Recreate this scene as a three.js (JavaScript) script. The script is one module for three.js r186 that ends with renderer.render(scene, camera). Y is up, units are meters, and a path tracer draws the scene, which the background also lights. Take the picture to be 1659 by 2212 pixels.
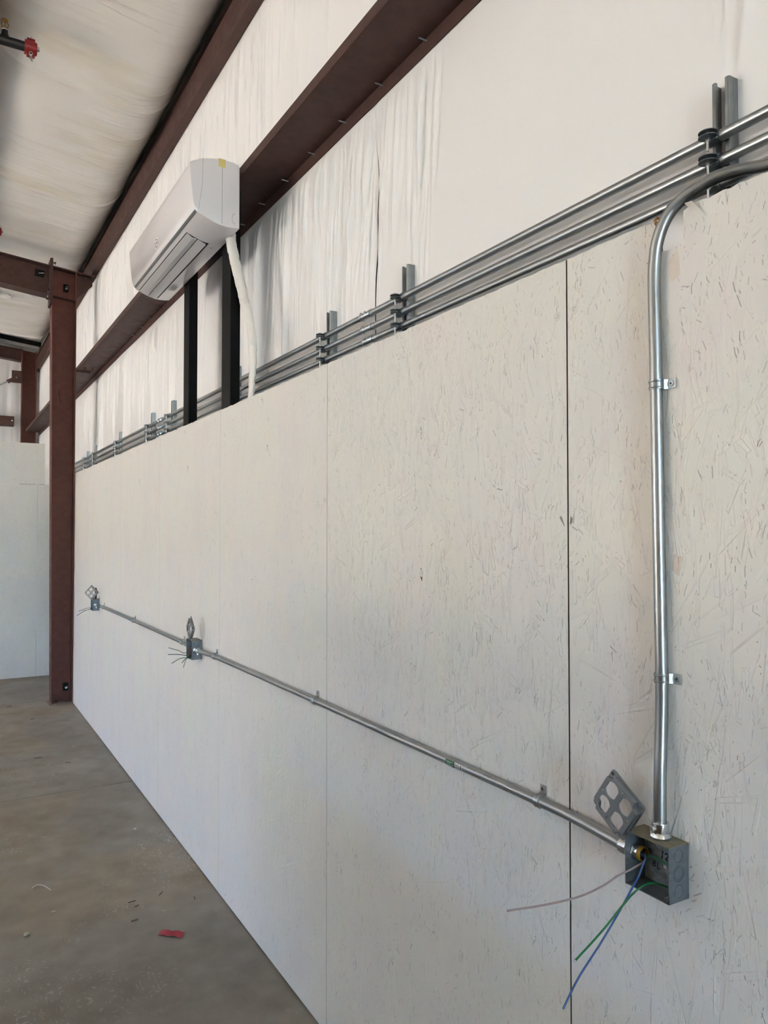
import * as THREE from 'three';
import { Sky } from 'three/addons/objects/Sky.js';
import { RoundedBoxGeometry } from 'three/addons/geometries/RoundedBoxGeometry.js';
import { mergeGeometries, toCreasedNormals, mergeVertices } from 'three/addons/utils/BufferGeometryUtils.js';
import { RectAreaLightUniformsLib } from 'three/addons/lights/RectAreaLightUniformsLib.js';

// ---------------------------------------------------------------- camera, sky, light
const scene = new THREE.Scene();
const renderer = new THREE.WebGLRenderer({ antialias: true });
renderer.toneMapping = THREE.LinearToneMapping;
renderer.toneMappingExposure = 4.85;
renderer.shadowMap.enabled = true;
RectAreaLightUniformsLib.init();

const camera = new THREE.PerspectiveCamera(2 * Math.atan(1106 / 1640) * 180 / Math.PI, 1659 / 2212, 0.05, 200);
const YAW = Math.atan(954.5 / 1640), PITCH = Math.atan(42 / 1640);
camera.position.set(-1.2, 1.784, 0);
camera.lookAt(-1.2 + Math.sin(YAW) * Math.cos(PITCH), 1.784 + Math.sin(PITCH), -Math.cos(YAW) * Math.cos(PITCH));

const SUN = new THREE.Vector3(-0.5, 0.78, 0.5).normalize();
const sky = new Sky();
sky.name = 'sky'; sky.scale.setScalar(150); sky.userData.kind = 'structure';
Object.assign(sky.material.uniforms.turbidity, { value: 3 });
Object.assign(sky.material.uniforms.rayleigh, { value: 1.2 });
Object.assign(sky.material.uniforms.mieCoefficient, { value: 0.004 });
Object.assign(sky.material.uniforms.mieDirectionalG, { value: 0.8 });
sky.material.uniforms.sunPosition.value.copy(SUN);
scene.add(sky);
scene.backgroundIntensity = 1.0;

const sun = new THREE.DirectionalLight(0xfff9f2, 40);
sun.name = 'sun'; sun.position.copy(SUN).multiplyScalar(60); sun.target.position.set(-20, 0, -6);
sun.castShadow = true; sun.shadow.mapSize.set(2048, 2048);
Object.assign(sun.shadow.camera, { left: -40, right: 40, top: 40, bottom: -40, near: 1, far: 140 });
scene.add(sun, sun.target);

// daylight enters through a tall roll-up door opening in the far long wall and one in the gable behind the camera
const DOOR = [-10.9, -4.7], XL = -14;   // z range of the opening at x = XL
const GABLE = [-4.9, -2.9], ZN = 12;      // x range of the opening in the gable behind the camera, at z = ZN

// ---------------------------------------------------------------- helpers
let seedState = 12345;
function srand(n) { seedState = n >>> 0; }
function rnd() { seedState = (seedState + 0x6d2b79f5) | 0; let t = Math.imul(seedState ^ (seedState >>> 15), 1 | seedState); t = (t + Math.imul(t ^ (t >>> 7), 61 | t)) ^ t; return ((t ^ (t >>> 14)) >>> 0) / 4294967296; }
const rr = (a, b) => a + (b - a) * rnd();
const hash = (i, j, k = 0) => { let h = (i * 374761393 + j * 668265263 + k * 2147483647) | 0; h = Math.imul(h ^ (h >>> 13), 1274126177); return ((h ^ (h >>> 16)) >>> 0) / 4294967296; };
function vnoise(x, y, k = 0) {
  const i = Math.floor(x), j = Math.floor(y), f = x - i, g = y - j, u = f * f * (3 - 2 * f), v = g * g * (3 - 2 * g);
  const a = hash(i, j, k), b = hash(i + 1, j, k), c = hash(i, j + 1, k), d = hash(i + 1, j + 1, k);
  return a + (b - a) * u + (c - a) * v + (a - b - c + d) * u * v;
}
const fbm = (x, y, k = 0, o = 4) => { let s = 0, a = 0.5; for (let n = 0; n < o; n++) { s += a * vnoise(x, y, k + n); x *= 2.03; y *= 2.03; a *= 0.5; } return s; };
const clamp = THREE.MathUtils.clamp, smooth = THREE.MathUtils.smoothstep, lerp = THREE.MathUtils.lerp;
const counts = {};
function numbered(name) { const n = counts[name] = (counts[name] ?? -1) + 1; return n ? name + '_' + String(n).padStart(3, '0') : name; }

function flat(g) { const n = g.index ? g.toNonIndexed() : g; for (const k of Object.keys(n.attributes)) if (!['position', 'normal', 'uv'].includes(k)) n.deleteAttribute(k); return n; }
function merge(list) { return list.length === 1 ? list[0] : mergeGeometries(list.map(flat)); }
function boxUV(g) {   // planar uv in metres by the dominant normal
  g = flat(g); const p = g.attributes.position, n = g.attributes.normal, uv = new Float32Array(p.count * 2);
  for (let i = 0; i < p.count; i++) {
    const ax = Math.abs(n.getX(i)), ay = Math.abs(n.getY(i)), az = Math.abs(n.getZ(i));
    if (ax >= ay && ax >= az) { uv[2 * i] = p.getZ(i); uv[2 * i + 1] = p.getY(i); }
    else if (ay >= az) { uv[2 * i] = p.getX(i); uv[2 * i + 1] = p.getZ(i); }
    else { uv[2 * i] = p.getX(i); uv[2 * i + 1] = p.getY(i); }
  }
  g.setAttribute('uv', new THREE.BufferAttribute(uv, 2)); return g;
}
function box(x0, x1, y0, y1, z0, z1, r = 0) {
  const w = x1 - x0, h = y1 - y0, d = z1 - z0;
  const g = r ? new RoundedBoxGeometry(w, h, d, 2, Math.min(r, w / 2.01, h / 2.01, d / 2.01)) : new THREE.BoxGeometry(w, h, d);
  g.translate((x0 + x1) / 2, (y0 + y1) / 2, (z0 + z1) / 2); return boxUV(g);
}
const V = (x, y, z) => new THREE.Vector3(x, y, z);
function tube(pts, r, seg = 64, rad = 14, tension = 0.5) {
  const c = new THREE.CatmullRomCurve3(pts.map((p) => p.isVector3 ? p : V(...p)), false, 'catmullrom', tension);
  const g = new THREE.TubeGeometry(c, seg, r, rad, false), L = c.getLength(), uv = g.attributes.uv;
  for (let i = 0; i < uv.count; i++) uv.setXY(i, uv.getX(i) * L, uv.getY(i));
  return g;
}
function rod(a, b, r, rad = 12, cap = true) {   // straight cylinder from a to b
  a = V(...a); b = V(...b); const d = b.clone().sub(a), L = d.length(), g = new THREE.CylinderGeometry(r, r, L, rad, 1, !cap), uv = g.attributes.uv;
  for (let i = 0; i < uv.count; i++) uv.setXY(i, uv.getY(i) * L, uv.getX(i));
  g.applyQuaternion(new THREE.Quaternion().setFromUnitVectors(V(0, 1, 0), d.normalize()));
  g.translate((a.x + b.x) / 2, (a.y + b.y) / 2, (a.z + b.z) / 2); return g;
}
function extrude(points, depth, bevel = 0, holes = []) {
  const s = new THREE.Shape(points.map(([x, y]) => new THREE.Vector2(x, y)));
  for (const h of holes) s.holes.push(new THREE.Path(h.map(([x, y]) => new THREE.Vector2(x, y))));
  return new THREE.ExtrudeGeometry(s, { depth, bevelEnabled: bevel > 0, bevelThickness: bevel, bevelSize: bevel, bevelOffset: -bevel, bevelSegments: 2, steps: 1 });
}
const circle = (cx, cy, r, n = 20) => Array.from({ length: n }, (_, i) => [cx + r * Math.cos(i / n * 2 * Math.PI), cy + r * Math.sin(i / n * 2 * Math.PI)]);
function sheet(nu, nv, fn, flip = false) {   // indexed height field through fn(u, v) -> [x, y, z, s, t]
  const pos = [], uv = [], idx = [];
  for (let j = 0; j <= nv; j++) for (let i = 0; i <= nu; i++) { const q = fn(i / nu, j / nv); pos.push(q[0], q[1], q[2]); uv.push(q[3], q[4]); }
  for (let j = 0; j < nv; j++) for (let i = 0; i < nu; i++) {
    const a = j * (nu + 1) + i, b = a + 1, c = a + nu + 1, d = c + 1;
    if (flip) idx.push(a, c, b, b, c, d); else idx.push(a, b, c, b, d, c);
  }
  const g = new THREE.BufferGeometry(); g.setAttribute('position', new THREE.Float32BufferAttribute(pos, 3)); g.setAttribute('uv', new THREE.Float32BufferAttribute(uv, 2)); g.setIndex(idx); g.computeVertexNormals(); return g;
}
function mesh(name, geo, mat, parent = scene) {
  const m = new THREE.Mesh(Array.isArray(geo) ? merge(geo) : geo, mat);
  m.name = parent === scene ? numbered(name) : name; m.castShadow = m.receiveShadow = true; parent.add(m); return m;
}
function part(parent, name, geo, mat, label) { const m = mesh(name, geo, mat, parent); if (label) m.userData.label = label; return m; }
function tag(o, label, category, group) { o.userData.label = label; o.userData.category = category; if (group) o.userData.group = group; return o; }
function struct(o) { o.userData.kind = 'structure'; return o; }
function group(name, x = 0, y = 0, z = 0) { const g = new THREE.Group(); g.name = numbered(name); g.position.set(x, y, z); scene.add(g); return g; }
// a group whose own X runs along the wall towards the camera, Y up and Z out of the wall into the room
function onWall(name, x, y, z, turn = 0) { const g = group(name, x, y, z); g.rotation.set(0, -Math.PI / 2, turn); return g; }
function copy(o, label, grp) { const c = o.clone(); const base = o.name.replace(/_\d{3}$/, ''); c.name = numbered(base); c.userData = { ...o.userData }; if (label) c.userData.label = label; if (grp) c.userData.group = grp; scene.add(c); return c; }

// ---------------------------------------------------------------- textures and materials
function canvasTex(w, h, draw, srgb = true) {
  const c = document.createElement('canvas'); c.width = w; c.height = h; draw(c.getContext('2d'), w, h);
  const t = new THREE.CanvasTexture(c); if (srgb) t.colorSpace = THREE.SRGBColorSpace; t.wrapS = t.wrapT = THREE.RepeatWrapping; t.anisotropy = 8; return t;
}
function dataTex(w, h, fn, srgb = false) {
  const d = new Uint8Array(w * h * 4);
  for (let y = 0; y < h; y++) for (let x = 0; x < w; x++) { const c = fn(x, y), o = (y * w + x) * 4; if (Array.isArray(c)) { d[o] = c[0]; d[o + 1] = c[1]; d[o + 2] = c[2]; } else d[o] = d[o + 1] = d[o + 2] = c; d[o + 3] = 255; }
  const t = new THREE.DataTexture(d, w, h); if (srgb) t.colorSpace = THREE.SRGBColorSpace; t.wrapS = t.wrapT = THREE.MirroredRepeatWrapping; t.magFilter = THREE.LinearFilter; t.minFilter = THREE.LinearMipmapLinearFilter; t.generateMipmaps = true; t.anisotropy = 8; t.needsUpdate = true; return t;
}
function tiled(t, sx, sy) { const c = t.clone(); c.repeat.set(sx, sy); c.needsUpdate = true; return c; }
const std = (o) => new THREE.MeshStandardMaterial(o);

// painted strand board: W x H pixels for one 1.22 x 2.44 m sheet
function osbTextures(seed, flecks, relief, marks = []) {
  srand(seed);
  const W = 1536, H = 2048, px = W / 1.22, py = H / 2.44;
  const strokes = [];   // dark slits where the paint did not cover the edge of a strand
  const strands = [];
  for (let i = 0; i < 3600; i++) {
    const x = rr(-0.05, 1.27), y = rr(-0.05, 2.49), mid = smooth(Math.sin(y * 1.9 + x * 0.8 + seed), -0.4, 0.9);
    const vertical = rnd() < 0.72, a = vertical ? rr(-0.3, 0.3) : rr(-1.3, 1.3);
    strands.push({ x, y, a, l: rr(0.03, 0.15), w: rr(0.003, 0.015), v: rr(0, 1), o: (0.15 + 0.5 * mid) * relief });
  }
  const nC = Math.round(flecks * 760);
  for (let i = 0; i < nC; i++) {
    const cx = rr(0, 1.22), cy = rr(0, 2.44), n = 2 + Math.floor(rr(0, 9) * rr(0.3, 1.2)), ang = rnd() < 0.75 ? rr(-0.35, 0.35) : rr(-1.2, 1.2), sp = rr(0.008, 0.04);
    for (let k = 0; k < n; k++) strokes.push({ x: cx + rr(-sp, sp), y: cy + rr(-sp, sp) * 1.5, a: ang + rr(-0.25, 0.25), l: Math.pow(rnd(), 2.6) * 0.022 + 0.0015, w: rr(0.00025, 0.0008), k: rr(0.2, 0.95) });
  }
  for (let i = 0; i < nC * 1.3; i++) strokes.push({ x: rr(0, 1.22), y: rr(0, 2.44), a: rr(-0.5, 0.5), l: rr(0.002, 0.016), w: rr(0.0003, 0.0008), k: rr(0.15, 0.7) });
  const drawStrokes = (c, style, fat = 1) => {   // ragged hairline slits
    c.strokeStyle = style; c.lineCap = 'round';
    for (const [i, s] of strokes.entries()) {
      const n = 2 + Math.floor(s.l / 0.005), dx = Math.sin(s.a), dy = Math.cos(s.a); c.globalAlpha = s.k; c.lineWidth = s.w * px * fat; c.beginPath();
      for (let q = 0; q <= n; q++) { const t = (q / n - 0.5) * s.l, j = (hash(i, q, seed) - 0.5) * 0.0016; const X = (s.x + dx * t + dy * j) * px, Y = (2.44 - s.y - dy * t + dx * j) * py; if (q) c.lineTo(X, Y); else c.moveTo(X, Y); }
      c.stroke();
    }
  };
  const drawMarks = (c, style) => {
    for (const m of marks) { c.save(); c.globalAlpha = m.k ?? 1; c.fillStyle = m.c ?? style; c.beginPath(); m.p.forEach(([x, y], i) => (i ? c.lineTo(x * px, (2.44 - y) * py) : c.moveTo(x * px, (2.44 - y) * py))); c.fill(); c.restore(); }
  };
  const color = canvasTex(W, H, (c) => {
    c.fillStyle = '#e2ded7'; c.fillRect(0, 0, W, H);
    for (let i = 0; i < 260; i++) {   // faint differences of paint thickness
      c.globalAlpha = rr(0.02, 0.07); c.fillStyle = ['#d6d8d0', '#ebe4dc', '#dcd6d0', '#d2d0cb'][i % 4];
      c.beginPath(); c.ellipse(rr(0, W), rr(0, H), rr(20, 160), rr(40, 260), rr(-0.4, 0.4), 0, 7); c.fill();
    }
    for (const s of strands) { c.save(); c.translate(s.x * px, (2.44 - s.y) * py); c.scale(px, py); c.rotate(s.a); c.globalAlpha = 0.06 * s.o + 0.01; c.fillStyle = s.v > 0.5 ? '#f2eee8' : '#b9b3aa'; c.fillRect(-s.w / 2, -s.l / 2, s.w, s.l); c.restore(); }
    for (let i = 0; i < strands.length; i += 3) {   // long hairline gaps along the strands
      const s = strands[i]; c.save(); c.translate(s.x * px, (2.44 - s.y) * py); c.scale(px, py); c.rotate(s.a); c.fillStyle = '#5c554c';
      for (let q = -s.l / 2; q < s.l / 2; ) { const d = rr(0.002, 0.014); c.globalAlpha = (0.05 + 0.6 * s.o * s.v) * rr(0.1, 1); c.fillRect(s.w / 2 + rr(-0.0004, 0.0004), q, rr(0.0004, 0.0009), d); q += d + rr(0.001, 0.01); }
      if (s.v > 0.75) { c.globalAlpha = 0.05 + 0.25 * s.o; c.fillRect(-s.w / 2, -s.l / 2, s.w * 0.8, 0.0006); } c.restore();
    }
    c.globalAlpha = 1; drawStrokes(c, '#463f37'); drawMarks(c, '#3a3129');
  });
  const bump = canvasTex(W, H, (c) => {
    c.fillStyle = '#808080'; c.fillRect(0, 0, W, H);
    for (const s of strands) {
      c.save(); c.translate(s.x * px, (2.44 - s.y) * py); c.scale(px, py); c.rotate(s.a); c.globalAlpha = clamp(s.o, 0.05, 0.8);
      const g = Math.round(95 + 60 * s.v), g2 = Math.round(clamp(g + (s.v * 7 % 1 - 0.5) * 110, 0, 255)), gr = c.createLinearGradient(-s.w / 2, 0, s.w / 2, s.l * 0.1); gr.addColorStop(0, `rgb(${g},${g},${g})`); gr.addColorStop(1, `rgb(${g2},${g2},${g2})`); c.fillStyle = gr;
      c.beginPath(); const w = s.w / 2, l = s.l / 2; c.moveTo(-w, -l * 0.9); c.lineTo(w * 0.3, -l); c.lineTo(w, -l * 0.7); c.lineTo(w * 0.9, l); c.lineTo(-w * 0.6, l * 0.92); c.fill();
      c.globalAlpha *= 0.5; c.fillStyle = '#5c5c5c'; for (let k = 0; k < 3; k++) c.fillRect(rr(-w, w), -l * 0.9, 0.0007, l * rr(0.6, 1.8));
      c.restore();
    }
    c.globalAlpha = 1; drawStrokes(c, '#5a5a5a'); drawMarks(c, '#282828');
  }, false);
  for (const t of [color, bump]) t.repeat.set(1 / 1.22, 1 / 2.44);
  return std({ map: color, bumpMap: bump, bumpScale: 0.009, roughness: 0.5 });
}
// chipped spot at the seam between the first two sheets, and a few bruises, are wear of the boards themselves
const osbA = osbTextures(11, 1.5, 0.75, [
  { p: [[0.003, 1.80], [0.010, 1.803], [0.016, 1.825], [0.011, 1.812], [0.006, 1.818]], k: 0.55 }, { p: [[0.014, 1.80], [0.018, 1.835], [0.016, 1.805]], k: 0.6 },
  { p: [[0.004, 1.193], [0.014, 1.15], [0.009, 1.165]], k: 0.75 }, { p: [[0.02, 1.18], [0.023, 1.165], [0.018, 1.17]], k: 0.5 },
  { p: [[0.27, 2.3], [0.295, 2.32], [0.30, 2.27], [0.28, 2.26]], c: '#b8875c', k: 0.18 }, { p: [[0.28, 1.74], [0.30, 1.735], [0.29, 1.70], [0.275, 1.71]], c: '#c79a80', k: 0.25 }]);
const osbB = osbTextures(23, 1.45, 1.0, [
  { p: [[1.192, 1.815], [1.198, 1.819], [1.209, 1.795], [1.206, 1.797]], k: 0.5 }, { p: [[0.62, 2.09], [0.627, 2.07], [0.622, 2.05]] },
  { p: [[0.62, 1.68], [0.63, 1.665], [0.625, 1.64], [0.615, 1.655]], k: 0.85 }, { p: [[0.62, 2.28], [0.627, 2.27], [0.62, 2.255]], k: 0.5 }]);
const osbC = osbTextures(37, 0.55, 0.45, [{ p: [[0.63, 2.16], [0.64, 2.15], [0.635, 2.12]], k: 0.6 }]);

const fineBump = dataTex(512, 512, (x, y) => 128 + 60 * (fbm(x / 24, y / 24, 5) - 0.47) + 22 * (((x >> 2) + (y >> 2)) % 2 ? 1 : -1) * 0.4 + 10 * hash(x, y, 9));
const creaseBump = dataTex(1024, 512, (x, y) => clamp(128 + 150 * (fbm(x / 14, y / 260, 3) - 0.47) + 60 * (vnoise(x / 4, y / 170, 8) - 0.5), 0, 255));
const vinyl = std({ color: new THREE.Color(0.88, 0.865, 0.85), roughness: 0.3, bumpMap: tiled(creaseBump, 1 / 0.9, 1 / 1.1), bumpScale: 0.0006 });
const vinylRoof = std({ color: new THREE.Color(0.9, 0.88, 0.84), roughness: 0.45, bumpMap: tiled(creaseBump, 1 / 1.0, 1 / 1.3), bumpScale: 0.0015,
  map: dataTex(512, 512, (x, y) => { const s = smooth(fbm(x / 60, y / 150, 21), 0.5, 0.75), t = smooth(fbm(x / 20, y / 90, 31), 0.55, 0.8); return [250 - 10 * s - 8 * t, 248 - 13 * s - 9 * t, 245 - 20 * s - 12 * t].map(Math.round); }, true) });
vinylRoof.map.repeat.set(1 / 3, 1 / 3);

const primerMap = dataTex(512, 512, (x, y) => { const n = fbm(x / 40, y / 40, 41), f = hash(x, y, 43), s = smooth(vnoise(x / 7, y / 7, 47), 0.82, 0.95); return [84 + 22 * (n - 0.47) + 6 * f + 10 * s, 62 + 14 * (n - 0.47) + 4 * f + 7 * s, 56 + 12 * (n - 0.47) + 6 * f + 6 * s].map(Math.round); }, true);
const primerRough = dataTex(256, 256, (x, y) => clamp(150 + 70 * (fbm(x / 20, y / 20, 51) - 0.4), 0, 255));
const primer = new THREE.MeshPhysicalMaterial({ specularIntensity: 0.35, color: 0xf0f0f0, map: tiled(primerMap, 2, 2), roughnessMap: tiled(primerRough, 2, 2), roughness: 0.9, metalness: 0.0, bumpMap: tiled(fineBump, 4, 4), bumpScale: 0.0006 });
const primerWarm = primer.clone(); primerWarm.color.setRGB(1.3, 0.95, 0.84);
const primerDusty = std({ map: tiled(primerMap, 2, 2), color: 0xffffff, roughness: 0.95, bumpMap: tiled(fineBump, 6, 6), bumpScale: 0.003 });
const rustWeld = std({ color: 0x5a3a26, roughness: 0.9 });
const galvMap = dataTex(512, 256, (x, y) => { const n = fbm(x / 90, y / 5, 61), s = vnoise(x / 30, y / 9, 63), d = smooth(vnoise(x / 5, y / 3, 65), 0.86, 0.97); const v = 196 + 40 * (n - 0.47) + 14 * (s - 0.5) - 16 * d; return [v, v + 2, v + 2].map((c) => clamp(Math.round(c), 0, 255)); }, true);
const galvRough = dataTex(512, 256, (x, y) => clamp(88 + 80 * (fbm(x / 80, y / 6, 71) - 0.4), 0, 255));
const conduitMetal = std({ map: tiled(galvMap, 2, 1), roughnessMap: tiled(galvRough, 2, 1), color: 0xd2d4d4, roughness: 0.95, metalness: 1 });
const galv = std({ map: tiled(galvMap, 3, 6), roughnessMap: tiled(galvRough, 3, 6), color: 0xb6babb, roughness: 1.15, metalness: 0.92 });
const boxSteel = std({ map: tiled(galvMap, 6, 3), color: 0x92979a, roughness: 0.48, metalness: 0.55 });
const dustSteel = std({ map: tiled(galvMap, 6, 3), color: 0xa89f86, roughness: 0.9, metalness: 0.1 });
const zinc = std({ color: 0xc9cccd, roughness: 0.22, metalness: 1 });
const darkSteel = std({ color: 0x5e6467, roughness: 0.4, metalness: 0.9 });
const coverSteel = std({ color: 0x8f9293, roughness: 0.45, metalness: 0.85 });
const blackPaint = new THREE.MeshPhysicalMaterial({ color: 0x050505, roughness: 0.6, specularIntensity: 0.25 });
const dark = std({ color: 0x060606, roughness: 0.9 });
const acWhite = new THREE.MeshPhysicalMaterial({ color: 0xdfdbdc, roughness: 0.4, clearcoat: 0.7, clearcoatRoughness: 0.06 });
const acGrey = std({ color: 0xc3c1c1, roughness: 0.35 });
const acSlot = std({ color: 0x585a58, roughness: 0.4 });
const redPaint = std({ color: 0x8d1a1a, roughness: 0.42 });
const brass = std({ color: 0xa8814a, roughness: 0.35, metalness: 0.9 });
const pipeBlack = std({ color: 0x161514, roughness: 0.5, bumpMap: tiled(fineBump, 3, 3), bumpScale: 0.0006 });
const concreteMap = dataTex(2048, 2048, (x, y) => {
  const n = fbm(x / 420, y / 420, 81, 5), m = fbm(x / 60, y / 60, 83), sp = smooth(vnoise(x / 5.5, y / 9, 87), 0.74, 0.93) * smooth(fbm(x / 300, y / 300, 89), 0.38, 0.6), br = smooth(fbm(x / 500, y / 500, 93), 0.5, 0.72), g = hash(x, y, 95);
  const v = 128 + 44 * (n - 0.47) + 30 * (m - 0.47) + 26 * sp + 10 * (g - 0.5);
  return [v + 2 + 4 * br, v - 5 - 1 * br, v - 18 - 7 * br].map((c) => clamp(Math.round(c), 0, 255));
}, true);
const concreteRough = dataTex(512, 512, (x, y) => clamp(150 + 90 * (fbm(x / 50, y / 50, 97) - 0.4), 0, 255));
const concrete = std({ map: tiled(concreteMap, 1 / 3.1, 1 / 3.1), roughnessMap: tiled(concreteRough, 1 / 2.3, 1 / 2.3), roughness: 0.95, bumpMap: tiled(concreteMap, 1 / 3.1, 1 / 3.1), bumpScale: 0.002 });
const apronMat = std({ map: tiled(concreteMap, 1 / 6, 1 / 6), color: new THREE.Color(1.75, 1.78, 1.85), roughness: 0.9 });
const sidingMat = std({ color: 0xcfcac0, roughness: 0.6 });

// ---------------------------------------------------------------- structure: floor, outside apron, walls, ceiling
{
  const f = struct(group('floor'));
  const joints = [ZN, 9.96, 6.84, 3.72, 0.6, -2.52, -5.64, -8.76, -11.88, -14.7];
  for (let i = 0; i + 1 < joints.length; i++) part(f, 'concrete_slab', box(-14, 0.3, -0.15, 0, joints[i + 1] + 0.004, joints[i] - 0.004, 0.002), concrete);
  part(f, 'slab_base', box(-14, 0.3, -0.3, -0.03, -14.7, ZN), dark);
  const a = struct(group('ground'));
  part(a, 'concrete_apron', box(-70, -14.01, -0.3, -0.02, -60, 60), apronMat);
  part(a, 'concrete_apron', box(-14, 20, -0.3, -0.02, ZN + 0.01, 60), apronMat);
}
const STRUT_TOPS = [[-0.98, 2.72], [-2.22, 2.71], [-2.83, 2.70]];
const ROOF = (x) => 4.93 + 0.115 * (0.2 - x);
const folds = [];   // creases of the loose wall facing: z at height y0, lean, half width, depth, height range
srand(77);
const fold = (z, y0, lean, w, d, ya, yb) => folds.push({ z, y0, lean, w, d, ya, yb, lo: Math.min(z + lean * (ya - y0), z + lean * (yb - y0)) - 3 * w, hi: Math.max(z + lean * (ya - y0), z + lean * (yb - y0)) + 3 * w });
for (let i = 0; i < 620; i++) {   // upper band, hanging from the eave strut
  const z = -2.9 - Math.pow(rnd(), 1.3) * 11, l = rr(0.25, 1.1); if (z > -3.6 && rnd() < 0.7) continue;
  const k = z < -6.3 ? 1.6 : 1; fold(z, 4.56, rr(-0.07, 0.10), rr(0.0035, 0.008) * k, (rnd() < 0.5 ? -1 : 1) * (0.0015 + 0.0125 * Math.pow(rnd(), 2.2)) * k, 4.55 - l, 4.555);
}
for (let i = 0; i < 420; i++) {   // band under the girt
  const z = rnd() < 0.3 ? rr(-3.5, -2.1) : -1.4 - rnd() * 13, l = rr(0.2, 1.0); if (z > -1.95 || (z > -2.1 && rnd() < 0.6)) continue;
  const k = z < -5 ? 1.7 : 1; fold(z, 3.42, rr(-0.06, 0.10), rr(0.005, 0.012) * k, (rnd() < 0.5 ? -1 : 1) * (0.001 + 0.012 * Math.pow(rnd(), 2.5)) * k, 3.42 - l, 3.42);
}
for (const [z, w, d] of [[-3.75, 0.05, -0.02], [-3.92, 0.03, 0.012], [-4.62, 0.03, -0.018], [-4.9, 0.04, 0.014], [-5.5, 0.04, -0.014], [-6.05, 0.05, -0.018], [-6.5, 0.04, 0.012], [-7.1, 0.05, -0.015], [-7.6, 0.05, 0.015], [-8.3, 0.06, -0.03], [-8.8, 0.05, -0.022], [-3.38, 0.025, -0.012]]) { fold(z, 3.0, rr(-0.04, 0.04), w, d, 1.9, 3.43); fold(z + rr(-0.15, 0.15), 4.0, rr(-0.04, 0.04), w * 0.7, d * 0.7, 3.5, 4.58); }
for (const [z, y] of STRUT_TOPS) for (let i = 0; i < 6; i++) fold(z, y, (i - 2.5) * 0.11 + rr(-0.03, 0.03), rr(0.005, 0.009), (rnd() < 0.5 ? -1 : 1) * rr(0.003, 0.006), y - 0.02, y + rr(0.3, 0.6));
for (let i = 0; i < 9; i++) fold(-2.52, 3.40, (i - 4) * -0.09 + rr(-0.02, 0.02), rr(0.006, 0.012), (rnd() < 0.5 ? -1 : 1) * rr(0.004, 0.009), 3.4 - rr(0.3, 0.8), 3.42);
folds.sort((p, q) => p.lo - q.lo);
function facingX(z, y) {
  const upper = y > 3.48, lo = upper ? 3.48 : 2.05, hi = upper ? 4.58 : 3.48, t = clamp((y - lo) / (hi - lo), 0, 1);
  let x = 0.2285 - 0.014 * Math.pow(Math.sin(Math.PI * t), 0.7) + 0.008 * (fbm(z * 1.1, y * 0.6, 7) - 0.5);
  for (const f of folds) {
    if (f.lo > z) break; if (f.hi < z || y < f.ya || y > f.yb) continue;
    const q = (z - f.z - f.lean * (y - f.y0)) / f.w; if (Math.abs(q) > 3) continue;
    const n = (y - f.ya) / (f.yb - f.ya);
    x += f.d * smooth(n, 0, 0.35) * (1 - smooth(y, f.yb - 0.09, f.yb - 0.012)) * Math.exp(-q * q);
  }
  if (y > 3.40 && y < 3.50) x = Math.max(x, 0.2245); if (y > 4.54) x = Math.max(x, 0.2245);
  return Math.max(x, 0.19);
}
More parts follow.
